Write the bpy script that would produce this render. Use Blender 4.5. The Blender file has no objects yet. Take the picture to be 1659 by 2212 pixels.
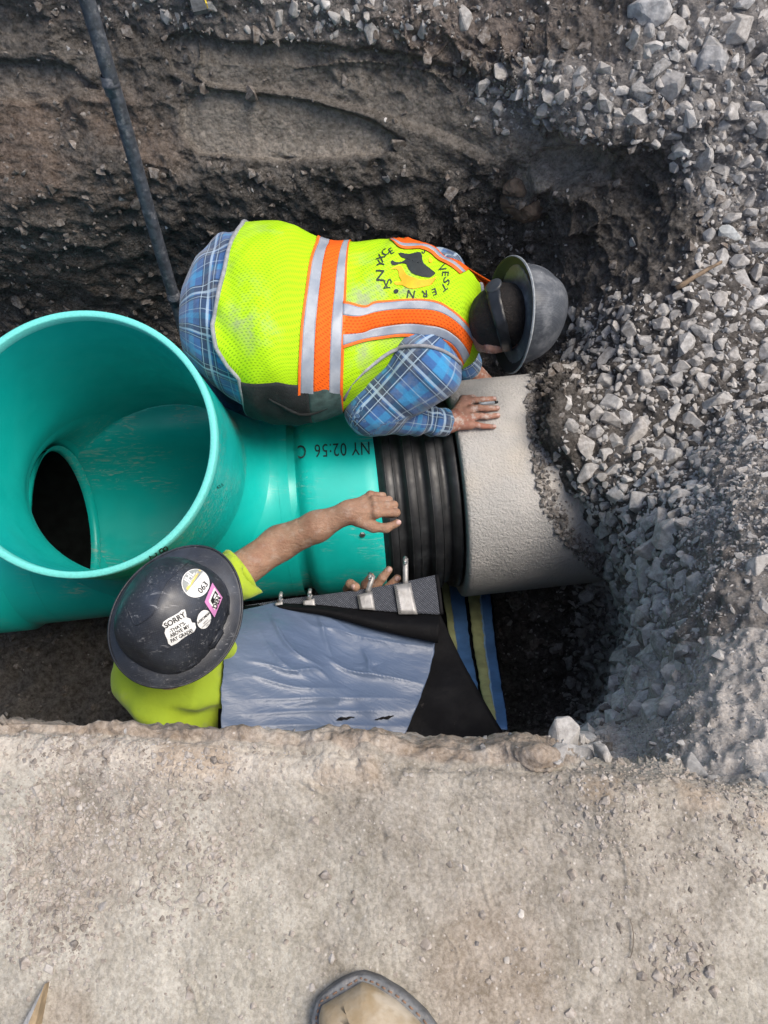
import bpy, bmesh, math, random
import numpy as np
from mathutils import Vector
random.seed(7); RNG = np.random.default_rng(7)
scene = bpy.context.scene
COL = scene.collection

# ------------------------------------------------------------------ camera
F, CX, CY = 1598.0, 829.5, 1106.0            # focal length / centre in photo units (1659 x 2212)
TH = math.radians(20.0); H = 0.95            # tilt from straight down, height over the near ground
cam = bpy.data.cameras.new('camera'); camo = bpy.data.objects.new('camera', cam)
COL.objects.link(camo); scene.camera = camo
cam.sensor_fit = 'VERTICAL'; cam.sensor_height = 36.0; cam.sensor_width = 27.0
cam.lens = F / 2212.0 * 36.0
cam.clip_start = 0.02; cam.clip_end = 500.0
camo.location = (0, 0, H); camo.rotation_euler = (TH, 0, 0)

# ------------------------------------------------------------------ world, sun, exposure
w = bpy.data.worlds.new('World'); scene.world = w; w.use_nodes = True
nt = w.node_tree; nt.nodes.clear()
sky = nt.nodes.new('ShaderNodeTexSky'); sky.sky_type = 'NISHITA'; sky.sun_disc = False
SUN_EL, SUN_AZ = math.radians(64), math.radians(86)      # azimuth measured from +Y towards +X
sky.sun_elevation = SUN_EL; sky.sun_rotation = SUN_AZ
sky.air_density = 1.0; sky.dust_density = 4.0; sky.ozone_density = 1.0
bg = nt.nodes.new('ShaderNodeBackground'); bg.inputs['Strength'].default_value = 0.10
out = nt.nodes.new('ShaderNodeOutputWorld')
nt.links.new(sky.outputs[0], bg.inputs[0]); nt.links.new(bg.outputs[0], out.inputs[0])
sl = bpy.data.lights.new('sun', 'SUN'); sl.energy = 1.5; sl.angle = math.radians(34); sl.color = (1.0, 0.92, 0.81)
slo = bpy.data.objects.new('sun', sl); COL.objects.link(slo)
sdir = Vector((math.sin(SUN_AZ) * math.cos(SUN_EL), math.cos(SUN_AZ) * math.cos(SUN_EL), math.sin(SUN_EL)))
slo.rotation_euler = (-sdir).to_track_quat('-Z', 'Y').to_euler()
slo.location = (3, 0, 6)
scene.view_settings.view_transform = 'Standard'; scene.view_settings.look = 'None'
scene.view_settings.gamma = 1.0; scene.view_settings.exposure = 1.02
scene.render.engine = 'CYCLES'

# ------------------------------------------------------------------ photo -> place
_s, _c = math.sin(TH), math.cos(TH)
FW = np.array([0, _s, -_c]); UPV = np.array([0, _c, _s]); RT = np.array([1.0, 0, 0]); CAM = np.array([0, 0, H])
def ray(px, py):
    px = np.asarray(px, float); py = np.asarray(py, float)
    return FW + RT * ((px - CX) / F)[..., None] + UPV * ((CY - py) / F)[..., None]
def U(px, py, z):                      # point seen at (px,py) lying at height z
    d = ray(px, py); return CAM + d * ((np.asarray(z) - H) / d[..., 2])[..., None]
def UD(px, py, D):                     # point seen at (px,py) at depth D
    return CAM + ray(px, py) * np.asarray(D)[..., None]
def PR(p):
    r = np.asarray(p) - CAM; d = r @ FW
    return CX + F * (r @ RT) / d, CY - F * (r @ UPV) / d, d
A = np.array
def nrm(v): v = np.asarray(v, float); return v / np.linalg.norm(v)

# ------------------------------------------------------------------ numpy noise
def _hash(ix, iy, iz, seed):
    h = (ix * 374761393 + iy * 668265263 + iz * 2147483647 + seed * 1274126177) & 0xFFFFFFFF
    h = ((h ^ (h >> 13)) * 1274126177) & 0xFFFFFFFF
    h = ((h ^ (h >> 16)) * 2246822519) & 0xFFFFFFFF
    return ((h ^ (h >> 15)) & 0xFFFFFF) / float(0x1000000)
def vnoise(p, seed=0):                  # value noise in -1..1
    p = np.asarray(p, float); i = np.floor(p).astype(np.int64); f = p - i; f = f * f * f * (f * (f * 6 - 15) + 10)
    r = 0
    for dx in (0, 1):
        for dy in (0, 1):
            for dz in (0, 1):
                wgt = (f[..., 0] if dx else 1 - f[..., 0]) * (f[..., 1] if dy else 1 - f[..., 1]) * (f[..., 2] if dz else 1 - f[..., 2])
                r = r + wgt * _hash(i[..., 0] + dx, i[..., 1] + dy, i[..., 2] + dz, seed)
    return r * 2 - 1
def fbm(p, scale, oct=4, seed=0, gain=0.5):
    r = 0; a = 1; t = 0
    for o in range(oct):
        r = r + a * vnoise(np.asarray(p) * scale * (2.03 ** o) + 17.3 * o, seed + o); t += a; a *= gain
    return r / t
def worley(p, scale, seed=0):           # F1, F2 distances
    p = np.asarray(p, float) * scale; i = np.floor(p).astype(np.int64)
    f1 = np.full(p.shape[:-1], 9.0); f2 = f1.copy()
    for dx in (-1, 0, 1):
        for dy in (-1, 0, 1):
            for dz in (-1, 0, 1):
                c0, c1, c2 = i[..., 0] + dx, i[..., 1] + dy, i[..., 2] + dz
                d = np.sqrt((c0 + _hash(c0, c1, c2, seed) - p[..., 0]) ** 2 + (c1 + _hash(c0, c1, c2, seed + 1) - p[..., 1]) ** 2
                            + (c2 + _hash(c0, c1, c2, seed + 2) - p[..., 2]) ** 2)
                m = d < f1; f2 = np.where(m, f1, np.minimum(f2, d)); f1 = np.where(m, d, f1)
    return f1, f2
def sstep(a, b, x): t = np.clip((x - a) / (b - a), 0, 1); return t * t * (3 - 2 * t)

# ------------------------------------------------------------------ materials
def lin(r, g, b):
    def q(c): c /= 255.0; return c / 12.92 if c <= 0.04045 else ((c + 0.055) / 1.055) ** 2.4
    return (q(r), q(g), q(b))
class N:                                # tiny node-tree helper
    def __init__(s, name):
        s.m = bpy.data.materials.new(name); s.m.use_nodes = True; s.t = s.m.node_tree; s.t.nodes.clear()
        s.o = s.n('ShaderNodeOutputMaterial'); s.b = s.n('ShaderNodeBsdfPrincipled'); s.l(s.b.outputs[0], s.o.inputs[0])
    def n(s, ty, **k):
        x = s.t.nodes.new(ty)
        for a, v in k.items(): setattr(x, a, v)
        return x
    def l(s, a, b): s.t.links.new(a, b)
    def set(s, inp, v):
        i = inp
        if hasattr(v, 'is_linked') or hasattr(v, 'links'): s.l(v, i)
        elif isinstance(v, (tuple, list)): i.default_value = (*v, 1.0) if len(v) == 3 and len(i.default_value) == 4 else v
        else: i.default_value = v
    def coord(s, kind='Object'):
        return s.n('ShaderNodeTexCoord').outputs[kind]
    def uv(s): return s.n('ShaderNodeUVMap').outputs[0]
    def noise(s, vec, scale, detail=4, rough=0.55, dist=0.0):
        x = s.n('ShaderNodeTexNoise'); s.l(vec, x.inputs['Vector']); x.inputs['Scale'].default_value = scale
        x.inputs['Detail'].default_value = detail; x.inputs['Roughness'].default_value = rough; x.inputs['Distortion'].default_value = dist
        return x.outputs[0]
    def voro(s, vec, scale, feat='F1', outp='Distance'):
        x = s.n('ShaderNodeTexVoronoi'); s.l(vec, x.inputs['Vector']); x.inputs['Scale'].default_value = scale; x.feature = feat
        return x.outputs[outp]
    def ramp(s, fac, lo, hi, a=0.0, b=1.0):
        x = s.n('ShaderNodeMapRange'); s.l(fac, x.inputs[0]); x.inputs[1].default_value = lo; x.inputs[2].default_value = hi
        x.inputs[3].default_value = a; x.inputs[4].default_value = b; x.interpolation_type = 'SMOOTHSTEP'; return x.outputs[0]
    def mix(s, fac, a, b, mode='MIX'):
        x = s.n('ShaderNodeMix', data_type='RGBA', blend_type=mode)
        s.set(x.inputs[0], fac); s.set(x.inputs[6], a); s.set(x.inputs[7], b); return x.outputs[2]
    def math(s, op, a, b=0.0, c=0.0):
        x = s.n('ShaderNodeMath', operation=op); s.set(x.inputs[0], a); s.set(x.inputs[1], b); s.set(x.inputs[2], c); return x.outputs[0]
    def sep(s, v): x = s.n('ShaderNodeSeparateXYZ'); s.l(v, x.inputs[0]); return x.outputs
    def comb(s, a, b, c=0.0):
        x = s.n('ShaderNodeCombineXYZ'); s.set(x.inputs[0], a); s.set(x.inputs[1], b); s.set(x.inputs[2], c); return x.outputs[0]
    def mapv(s, v, scale=(1, 1, 1), rot=(0, 0, 0), loc=(0, 0, 0)):
        x = s.n('ShaderNodeMapping'); s.l(v, x.inputs[0]); x.inputs['Scale'].default_value = scale
        x.inputs['Rotation'].default_value = rot; x.inputs['Location'].default_value = loc; return x.outputs[0]
    def bump(s, hgt, strength=0.5, dist=0.01, prev=None):
        x = s.n('ShaderNodeBump'); x.inputs['Strength'].default_value = strength; x.inputs['Distance'].default_value = dist
        s.l(hgt, x.inputs['Height'])
        if prev is not None: s.l(prev, x.inputs['Normal'])
        return x.outputs[0]
    def attr(s, name): return s.n('ShaderNodeAttribute', attribute_name=name).outputs['Color']
    def fin(s, color, rough=0.6, normal=None, spec=0.5, metal=0.0, **k):
        s.set(s.b.inputs['Base Color'], color); s.set(s.b.inputs['Roughness'], rough)
        s.b.inputs['Specular IOR Level'].default_value = spec; s.b.inputs['Metallic'].default_value = metal
        if normal is not None: s.l(normal, s.b.inputs['Normal'])
        for a, v in k.items(): s.set(s.b.inputs[a.replace('_', ' ')], v)
        return s.m
def simple(name, col, rough=0.6, var=0.25, scale=30, bump=0.0, bscale=80, metal=0.0, spec=0.5, dirt=None, dscale=9):
    q = N(name); v = q.coord()
    c = q.mix(q.ramp(q.noise(v, scale), 0.3, 0.7), tuple(x * (1 - var) for x in col), tuple(min(1, x * (1 + var)) for x in col))
    if dirt: c = q.mix(q.ramp(q.noise(v, dscale, 6, 0.65), 0.5, 0.72, 0, dirt[3]), c, dirt[:3])
    nb = q.bump(q.noise(v, bscale, 5), bump, 0.004) if bump else None
    return q.fin(c, rough, nb, spec, metal)

# ------------------------------------------------------------------ objects
def mesh_obj(name, v, f, mat, parent=None, smooth=True, uv=None, col=None):
    me = bpy.data.meshes.new(name)
    me.from_pydata([tuple(map(float, x)) for x in v] if not isinstance(v, np.ndarray) else v.tolist(), [], f if isinstance(f, list) else f.tolist())
    if uv is not None:
        ul = me.uv_layers.new(name='UVMap'); li = np.empty(len(me.loops), np.int32); me.loops.foreach_get('vertex_index', li)
        ul.data.foreach_set('uv', np.asarray(uv, np.float32)[li].ravel())
    if col is not None:
        ca = me.color_attributes.new('Col', 'FLOAT_COLOR', 'POINT')
        c4 = np.ones((len(me.vertices), 4), np.float32); c4[:, :3] = col; ca.data.foreach_set('color', c4.ravel())
    if smooth: me.polygons.foreach_set('use_smooth', np.ones(len(me.polygons), bool))
    if mat is not None: me.materials.append(mat)
    me.update()
    o = bpy.data.objects.new(name, me); COL.objects.link(o)
    if parent is not None: o.parent = parent
    return o
def thing(name, label, cat, group=None):
    o = bpy.data.objects.new(name, None); COL.objects.link(o); o.empty_display_size = 0.05
    o['label'] = label; o['category'] = cat
    if group: o['group'] = group
    return o
def place(root, loc):                   # put a thing's origin at its base, its parts stay where they are
    root.location = loc
    for ch in root.children: ch.matrix_parent_inverse.translation = -Vector(loc)
def tag(o, label, cat, group=None):
    o['label'] = label; o['category'] = cat
    if group: o['group'] = group
    return o
class MB:                               # mesh collector
    def __init__(s): s.v = []; s.f = []; s.u = []
    def add(s, v, f, uv=None):
        b = sum(len(x) for x in s.v); s.v.append(np.asarray(v, float)); s.f += [[int(i) + b for i in q] for q in f]
        s.u.append(np.zeros((len(v), 2)) if uv is None else np.asarray(uv))
    def obj(s, name, mat, parent=None, smooth=True):
        return mesh_obj(name, np.concatenate(s.v), s.f, mat, parent, smooth, np.concatenate(s.u))
def grid_faces(nr, nc, wrap=False, flip=False):
    i, j = np.meshgrid(np.arange(nr - 1), np.arange(nc if wrap else nc - 1), indexing='ij'); j2 = (j + 1) % nc
    q = np.stack([i * nc + j, i * nc + j2, (i + 1) * nc + j2, (i + 1) * nc + j], -1).reshape(-1, 4)
    return q[:, ::-1] if flip else q
def frame(d):
    d = nrm(d); u = nrm(np.cross(d, [0, 0, 1] if abs(d[2]) < 0.9 else [0, 1, 0])); return d, u, np.cross(d, u)
def lathe(o, d, prof, n=64, arc=None):   # prof: list of (along, radius)
    d, u, v = frame(d); th = np.linspace(0, 2 * np.pi, n, endpoint=False)
    ring = np.cos(th)[:, None] * u + np.sin(th)[:, None] * v
    V = np.concatenate([np.asarray(o) + d * a + ring * r for a, r in prof]); return V, grid_faces(len(prof), n, True)
def tube(pts, rad, n=12, cap=True):
    pts = np.asarray(pts, float); m = len(pts); rad = np.broadcast_to(rad, (m,)); V = []
    t = np.gradient(pts, axis=0); u = frame(t[0])[1]
    th = np.linspace(0, 2 * np.pi, n, endpoint=False)
    for k in range(m):
        d = nrm(t[k]); u = nrm(u - d * (u @ d)); w_ = np.cross(d, u)
        V.append(pts[k] + rad[k] * (np.cos(th)[:, None] * u + np.sin(th)[:, None] * w_))
    V = np.concatenate(V); f = grid_faces(m, n, True).tolist()
    if cap: f += [list(range(n))[::-1], list(range((m - 1) * n, m * n))]
    return V, f
def box(c, ax, size):
    ax = [nrm(a) for a in ax]; V = [np.asarray(c) + ax[0] * sx * size[0] / 2 + ax[1] * sy * size[1] / 2 + ax[2] * sz * size[2] / 2
         for sx in (-1, 1) for sy in (-1, 1) for sz in (-1, 1)]
    return np.array(V), [[0, 1, 3, 2], [4, 6, 7, 5], [0, 4, 5, 1], [2, 3, 7, 6], [0, 2, 6, 4], [1, 5, 7, 3]]
def smooth_path(pts, n):
    pts = np.asarray(pts, float); t = np.linspace(0, len(pts) - 1, n); return crom(pts, t)
def crom(c, t):                          # Catmull-Rom along axis 0
    c = np.asarray(c, float); m = len(c); i = np.clip(np.floor(t).astype(int), 0, m - 2); f = (t - i).reshape((-1,) + (1,) * (c.ndim - 1))
    p1, p2 = c[i], c[i + 1]; p0 = np.where((i > 0).reshape(f.shape), c[np.maximum(i - 1, 0)], 2 * p1 - p2)
    p3 = np.where((i < m - 2).reshape(f.shape), c[np.minimum(i + 2, m - 1)], 2 * p2 - p1)
    return 0.5 * (2 * p1 + (p2 - p0) * f + (2 * p0 - 5 * p1 + 4 * p2 - p3) * f ** 2 + (3 * p1 - p0 - 3 * p2 + p3) * f ** 3)
def lattice(ctrl, tr, tc):
    return np.swapaxes(crom(np.swapaxes(crom(np.asarray(ctrl, float), tr), 0, 1), tc), 0, 1)
def normals(G):                          # per-vertex normals of a grid of points
    a = np.gradient(G, axis=0); b = np.gradient(G, axis=1); n = np.cross(a, b); return n / (np.linalg.norm(n, axis=-1, keepdims=True) + 1e-12)
def sheet(name, G, mat, parent, thick, uv=None, up=None):   # a grid given a real thickness
    nr, nc = G.shape[:2]; n = normals(G)
    if up is not None and np.mean(n @ np.asarray(up)) < 0: n = -n
    top = (G + n * thick / 2).reshape(-1, 3); bot = (G - n * thick / 2).reshape(-1, 3); k = nr * nc
    f = grid_faces(nr, nc).tolist() + (grid_faces(nr, nc, flip=True) + k).tolist()
    edge = [r * nc for r in range(nr)] + [(nr - 1) * nc + c for c in range(1, nc)] + [r * nc + nc - 1 for r in range(nr - 2, -1, -1)] + [c for c in range(nc - 2, 0, -1)]
    f += [[edge[i], edge[(i + 1) % len(edge)], edge[(i + 1) % len(edge)] + k, edge[i] + k] for i in range(len(edge))]
    if uv is None:
        s = np.concatenate([np.zeros((1, nc)), np.cumsum(np.linalg.norm(np.diff(G, axis=0), axis=2), 0)]); t = np.concatenate([np.zeros((nr, 1)), np.cumsum(np.linalg.norm(np.diff(G, axis=1), axis=2), 1)], 1)
        uv = np.stack([t, s], -1).reshape(-1, 2)
    o = mesh_obj(name, np.concatenate([top, bot]), f, mat, parent, True, np.concatenate([uv, uv]))
    return o

# ------------------------------------------------------------------ signed distance modelling
def smin(a, b, k):
    h = np.clip(0.5 + 0.5 * (b - a) / k, 0, 1); return b * (1 - h) + a * h - k * h * (1 - h)
def rc(p, a, b, ra, rb):
    a = np.asarray(a, float); b = np.asarray(b, float); ab = b - a; t = np.clip((p - a) @ ab / (ab @ ab + 1e-12), 0, 1)
    return np.linalg.norm(p - a - t[..., None] * ab, axis=-1) - (ra + (rb - ra) * t)
def ell(p, c, r, R=None):
    q = p - np.asarray(c)
    if R is not None: q = q @ np.asarray(R).T
    r = np.asarray(r); k0 = np.linalg.norm(q / r, axis=-1); k1 = np.linalg.norm(q / r ** 2, axis=-1) + 1e-9
    return k0 * (k0 - 1) / k1
def chain(p, pts, rads, k=0.01):
    d = None
    for i in range(len(pts) - 1):
        e = rc(p, pts[i], pts[i + 1], rads[i], rads[i + 1]); d = e if d is None else smin(d, e, k)
    return d
def grad(f, p, e):
    g = np.stack([f(p + d) - f(p - d) for d in np.eye(3) * e], -1) / (2 * e); return g
def surface_net(f, lo, hi, h, newton=2):
    lo = np.asarray(lo, float); n = np.ceil((np.asarray(hi) - lo) / h).astype(int) + 1
    ax = [lo[i] + np.arange(n[i]) * h for i in range(3)]
    v = np.empty(n); Y, Z = np.meshgrid(ax[1], ax[2], indexing='ij')
    for i in range(0, n[0], 16):
        X = ax[0][i:i + 16]; v[i:i + 16] = f(np.stack(np.broadcast_arrays(X[:, None, None], Y[None], Z[None]), -1))
    s = v < 0; mn = [x - 1 for x in n]
    acc = np.zeros((*mn, 3)); cnt = np.zeros(mn)
    for a in range(3):
        b, c = (a + 1) % 3, (a + 2) % 3
        for db in (0, 1):
            for dc in (0, 1):
                i0 = [slice(0, mn[k]) for k in range(3)]; i0[b] = slice(db, mn[b] + db); i0[c] = slice(dc, mn[c] + dc)
                i1 = list(i0); i1[a] = slice(1, mn[a] + 1)
                v0, v1 = v[tuple(i0)], v[tuple(i1)]; m = (v0 < 0) != (v1 < 0)
                t = np.where(m, v0 / np.where(m, v0 - v1, 1), 0)
                acc[..., a] += np.where(m, t, 0); acc[..., b] += m * db; acc[..., c] += m * dc; cnt += m
    act = cnt > 0; idx = np.full(mn, -1); idx[act] = np.arange(act.sum())
    P = lo + (np.argwhere(act) + acc[act] / cnt[act][:, None]) * h
    F_ = []
    for a in range(3):
        b, c = (a + 1) % 3, (a + 2) % 3
        i0 = [slice(1, mn[k]) for k in range(3)]; i0[a] = slice(0, mn[a]); i1 = list(i0); i1[a] = slice(1, mn[a] + 1)
        s0, s1 = s[tuple(i0)], s[tuple(i1)]
        def cell(db, dc):
            q = [None] * 3; q[a] = slice(0, mn[a]); q[b] = slice(1 - db, mn[b] - db); q[c] = slice(1 - dc, mn[c] - dc); return idx[tuple(q)]
        Q = np.stack([cell(1, 1), cell(0, 1), cell(0, 0), cell(1, 0)], -1)
        m = s0 & ~s1; F_.append(Q[m]); m = ~s0 & s1; F_.append(Q[m][:, ::-1])
    F_ = np.concatenate(F_); F_ = F_[(F_ >= 0).all(1)]
    for _ in range(newton):
        g = grad(f, P, h * 0.4); d = f(P); st = -d[:, None] * g / (np.sum(g * g, -1, keepdims=True) + 1e-6)
        L = np.linalg.norm(st, axis=1, keepdims=True); P = P + st * np.minimum(1, 0.6 * h / (L + 1e-12))
    return P, F_
def trace(px, py, f, t0=0.6, t1=4.5, steps=90, relax=0.7):   # where the sight line through a pixel meets a surface
    d = ray(px, py); L = np.linalg.norm(d, axis=-1, keepdims=True); d = d / L; t = np.full(d.shape[:-1], t0)
    for _ in range(steps):
        t = np.minimum(t + np.clip(f(CAM + d * t[..., None]) * relax, -0.05, 0.3), t1)
    return CAM + d * t[..., None], t < t1 - 0.05
def drape(px, py, f, off=0.002, **k):
    p, ok = trace(px, py, f, **k); g = grad(f, p, 0.002); g /= np.linalg.norm(g, axis=-1, keepdims=True) + 1e-9
    return p + g * off, g
def text_flat(s, size=1.0, bold=0.0, shear=0.0, extr=0.0):
    cu = bpy.data.curves.new('t', 'FONT'); cu.body = s; cu.size = size; cu.offset = bold; cu.shear = shear; cu.align_x = 'CENTER'; cu.align_y = 'CENTER'
    cu.resolution_u = 3
    ob = bpy.data.objects.new('t', cu); COL.objects.link(ob)
    dg = bpy.context.evaluated_depsgraph_get(); me = ob.evaluated_get(dg).to_mesh()
    v = np.array([x.co[:] for x in me.vertices]); f = [list(p.vertices) for p in me.polygons]
    ob.evaluated_get(dg).to_mesh_clear(); bpy.data.objects.remove(ob); bpy.data.curves.remove(cu)
    return (v[:, :2] if len(v) else np.zeros((0, 2))), f
def poly_fill(pts):                      # triangulate a 2-D outline with inner points
    bm = bmesh.new(); vs = [bm.verts.new((p[0], p[1], 0)) for p in pts]; f = bm.faces.new(vs)
    bmesh.ops.triangulate(bm, faces=[f]); 
    for _ in range(2): bmesh.ops.subdivide_edges(bm, edges=[e for e in bm.edges if e.calc_length() > 6], cuts=1, use_grid_fill=False); bmesh.ops.triangulate(bm, faces=bm.faces[:])
    bm.verts.index_update(); v = np.array([x.co[:2] for x in bm.verts]); fc = [[x.index for x in q.verts] for q in bm.faces]; bm.free(); return v, fc
# ================================================================== the setting: packed ground, trench, gravel
def p_(x, y, z): return U(x, y, z)
def w_(x, y, z): return A([x, y, z], float)
def low(X): return [w_(X, 1.80, -2.02), w_(X, .95, -2.1), w_(X, .16, -2.1), w_(X, .10, -1.05)]
C_ = []
def colm(*a): C_.append([np.asarray(x, float) for x in a])
# rows: beyond | back | bench lip | under lip | clay | lower wall | wall foot | floor | floor near | near wall | lip | edge | ground ...
colm(p_(-1500, -560, -.2), p_(-1300, -150, -.5), p_(-1200, 40, -.73), p_(-1180, 110, -.79), p_(-1150, 270, -.95), p_(-1100, 440, -1.12), *low(-2.6), p_(-560, 1560, -.13), p_(-560, 1588, 0), p_(-560, 1900, 0), p_(-560, 2260, 0), p_(-560, 2700, 0))
colm(p_(60, -560, -.2), p_(90, -150, -.5), p_(100, 50, -.72), p_(110, 130, -.79), p_(120, 290, -.95), p_(130, 450, -1.13), *low(-1.05), p_(100, 1566, -.13), p_(100, 1598, 0), p_(100, 1900, 0), p_(100, 2260, 0), p_(100, 2700, 0))
colm(p_(460, -560, -.2), p_(460, -150, -.5), p_(440, 85, -.74), p_(440, 150, -.80), p_(440, 285, -.945), p_(450, 440, -1.14), *low(-.5), p_(480, 1580, -.13), p_(480, 1622, 0), p_(480, 1900, 0), p_(480, 2260, 0), p_(480, 2700, 0))
colm(p_(830, -560, -.2), p_(830, -150, -.5), p_(830, 110, -.745), p_(830, 170, -.805), p_(830, 300, -.95), p_(830, 430, -1.13), *low(0), p_(830, 1598, -.15), p_(830, 1655, 0), p_(830, 1900, 0), p_(830, 2260, 0), p_(830, 2700, 0))
colm(p_(1060, -560, -.2), p_(1060, -150, -.5), p_(1080, 190, -.765), p_(1085, 260, -.83), p_(1100, 350, -.945), p_(1120, 450, -1.16), w_(.42, 1.72, -1.95), w_(.42, .95, -2.1), w_(.42, .17, -2.1), w_(.42, .09, -1.0), p_(1080, 1602, -.16), p_(1080, 1668, 0), p_(1080, 1900, 0), p_(1080, 2260, 0), p_(1080, 2700, 0))
colm(p_(1250, -560, -.15), p_(1240, -150, -.45), p_(1240, 260, -.74), p_(1230, 330, -.86), p_(1230, 420, -.97), p_(1240, 560, -1.2), p_(1205, 770, -1.40), p_(1182, 940, -1.10), p_(1282, 1420, -2.0), p_(1270, 1572, -1.7), p_(1190, 1598, -.17), p_(1190, 1675, 0), p_(1190, 1900, 0), p_(1190, 2260, 0), p_(1190, 2700, 0))
colm(p_(1400, -560, -.1), p_(1390, -150, -.4), p_(1380, 270, -.70), p_(1370, 340, -.82), p_(1370, 430, -.93), p_(1360, 570, -1.02), p_(1320, 760, -1.08), p_(1265, 990, -1.08), p_(1345, 1290, -1.22), p_(1350, 1460, -1.02), p_(1330, 1585, -.42), p_(1340, 1682, 0), p_(1340, 1900, 0), p_(1340, 2260, 0), p_(1340, 2700, 0))
colm(p_(1600, -560, -.1), p_(1560, -150, -.40), p_(1500, 230, -.64), p_(1490, 320, -.74), p_(1490, 430, -.84), p_(1480, 580, -.92), p_(1470, 780, -.95), p_(1450, 990, -.97), p_(1480, 1200, -.62), p_(1455, 1420, -.46), p_(1450, 1580, -.20), p_(1450, 1690, 0), p_(1450, 1900, 0), p_(1450, 2260, 0), p_(1450, 2700, 0))
colm(p_(1900, -560, -.12), p_(1800, -150, -.40), p_(1690, 180, -.62), p_(1690, 300, -.72), p_(1690, 430, -.82), p_(1690, 580, -.89), p_(1690, 760, -.90), p_(1700, 900, -.80), p_(1680, 1110, -.40), p_(1680, 1380, -.25), p_(1680, 1600, -.10), p_(1680, 1740, 0), p_(1680, 1920, 0), p_(1680, 2260, 0), p_(1680, 2700, 0))
colm(p_(2700, -560, -.15), p_(2500, -150, -.40), p_(2300, 180, -.58), p_(2300, 300, -.66), p_(2300, 430, -.74), p_(2300, 580, -.78), p_(2300, 760, -.74), p_(2300, 900, -.60), p_(2300, 1110, -.22), p_(2300, 1380, -.14), p_(2300, 1600, -.05), p_(2300, 1760, 0), p_(2300, 1920, 0), p_(2300, 2260, 0), p_(2300, 2700, 0))
CT = np.swapaxes(np.array(C_), 0, 1)
def spread(n):                                  # parameter values, n[k] steps in interval k
    return np.concatenate([np.arange(m) / m + k for k, m in enumerate(n)] + [[len(n)]])
TR = spread([20, 46, 36, 44, 60, 70, 60, 70, 50, 40, 26, 44, 60, 16])
TC = spread([60, 84, 84, 70, 50, 56, 56, 70, 60])
G0 = lattice(CT, TR, TC); NN = normals(G0)
if NN[5, 200] @ UPV < 0: NN = -NN
NR, NC = G0.shape[:2]
gx, gy, _ = PR(G0)
rowk = TR[:, None] + 0 * gx
def blob(cx, cy, rx, ry, soft=0.35): 
    r = np.sqrt(((gx - cx) / rx) ** 2 + ((gy - cy) / ry) ** 2); return 1 - sstep(1 - soft, 1 + soft, r)
wob = fbm(G0, 5, 3, 91) * 30
def band(v, a, b, s): return sstep(a - s, a + s, v) * (1 - sstep(b - s, b + s, v))
near = sstep(10.86 - .55 * sstep(1180, 1320, gx), 11.0, rowk)                                  # packed near ground
nearwall = band(rowk, 8.4, 10.93, 0.07) * (1 - sstep(1180, 1290, gx))
clay = np.clip(blob(590, 265 + 0 * wob, 225, 68) + 0.9 * blob(1010, 270, 260, 75) + .9 * blob(1220, 360, 120, 55) + .8 * blob(520, 150, 160, 55) + .55 * blob(120, 150, 130, 60), 0, 1) * (1 - near)
clay = np.clip(clay + 0.35 * fbm(G0, 7, 3, 5) * (clay > .05), 0, 1)
fines = np.clip(sstep(1420, 1500, gx + wob - np.clip(1350 - gy, 0, 500) * 0.18) * sstep(840, 960, gy + wob), 0, 1) * (1 - near)
fines = np.maximum(fines, sstep(1240, 1330, gx) * sstep(1500, 1570, gy + wob) * (1 - near))
coat = np.clip(sstep(1230, 1290, gx) * sstep(1150, 1260, gy), 0, 1) * (1 - fines) * (1 - near)   # stones coated in grey slurry
bench = (1 - sstep(1.9, 2.1, rowk)) * 1.0
gravelm = np.clip(sstep(1180, 1300, gx + wob) * sstep(560, 760, gy + wob + (gx - 1200) * .4), 0, 1) * (1 - fines) * (1 - near)
topgrit = np.clip(blob(1220, 215, 190, 90) + blob(1540, 120, 190, 240) + blob(1590, 340, 130, 160) + .6 * blob(700, 25, 420, 60), 0, 1)
# ---- relief
f1, f2 = worley(G0 + 0.02 * fbm(G0, 12, 2, 3)[..., None], 11, 1); f1b, f2b = worley(G0, 26, 4); f1c, _ = worley(G0, 60, 8)
clod = (0.55 - f1) * 0.045 + (0.5 - f1b) * 0.022 + (0.5 - f1c) * 0.008
crack = -0.03 * np.clip(1 - (f2 - f1) / 0.05, 0, 1) * sstep(.1, .4, fbm(G0, 3, 2, 44))
rough_amt = (1 - near) * (1 - 0.94 * clay) * (1 - .78 * fines) * (1 - .8 * nearwall)
disp = rough_amt * (clod + crack * (1 - gravelm)) + 0.05 * fbm(G0, 2.3, 3, 21) * (1 - near) * (1 - .5 * clay) * (1 - .7 * nearwall)
disp += (1 - near) * .006 * fbm(G0, 22, 4, 31) + fines * ((.5 - f1b) * .014 + .026 * fbm(G0, 7, 4, 61) + (.5 - f1c) * .008)
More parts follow.
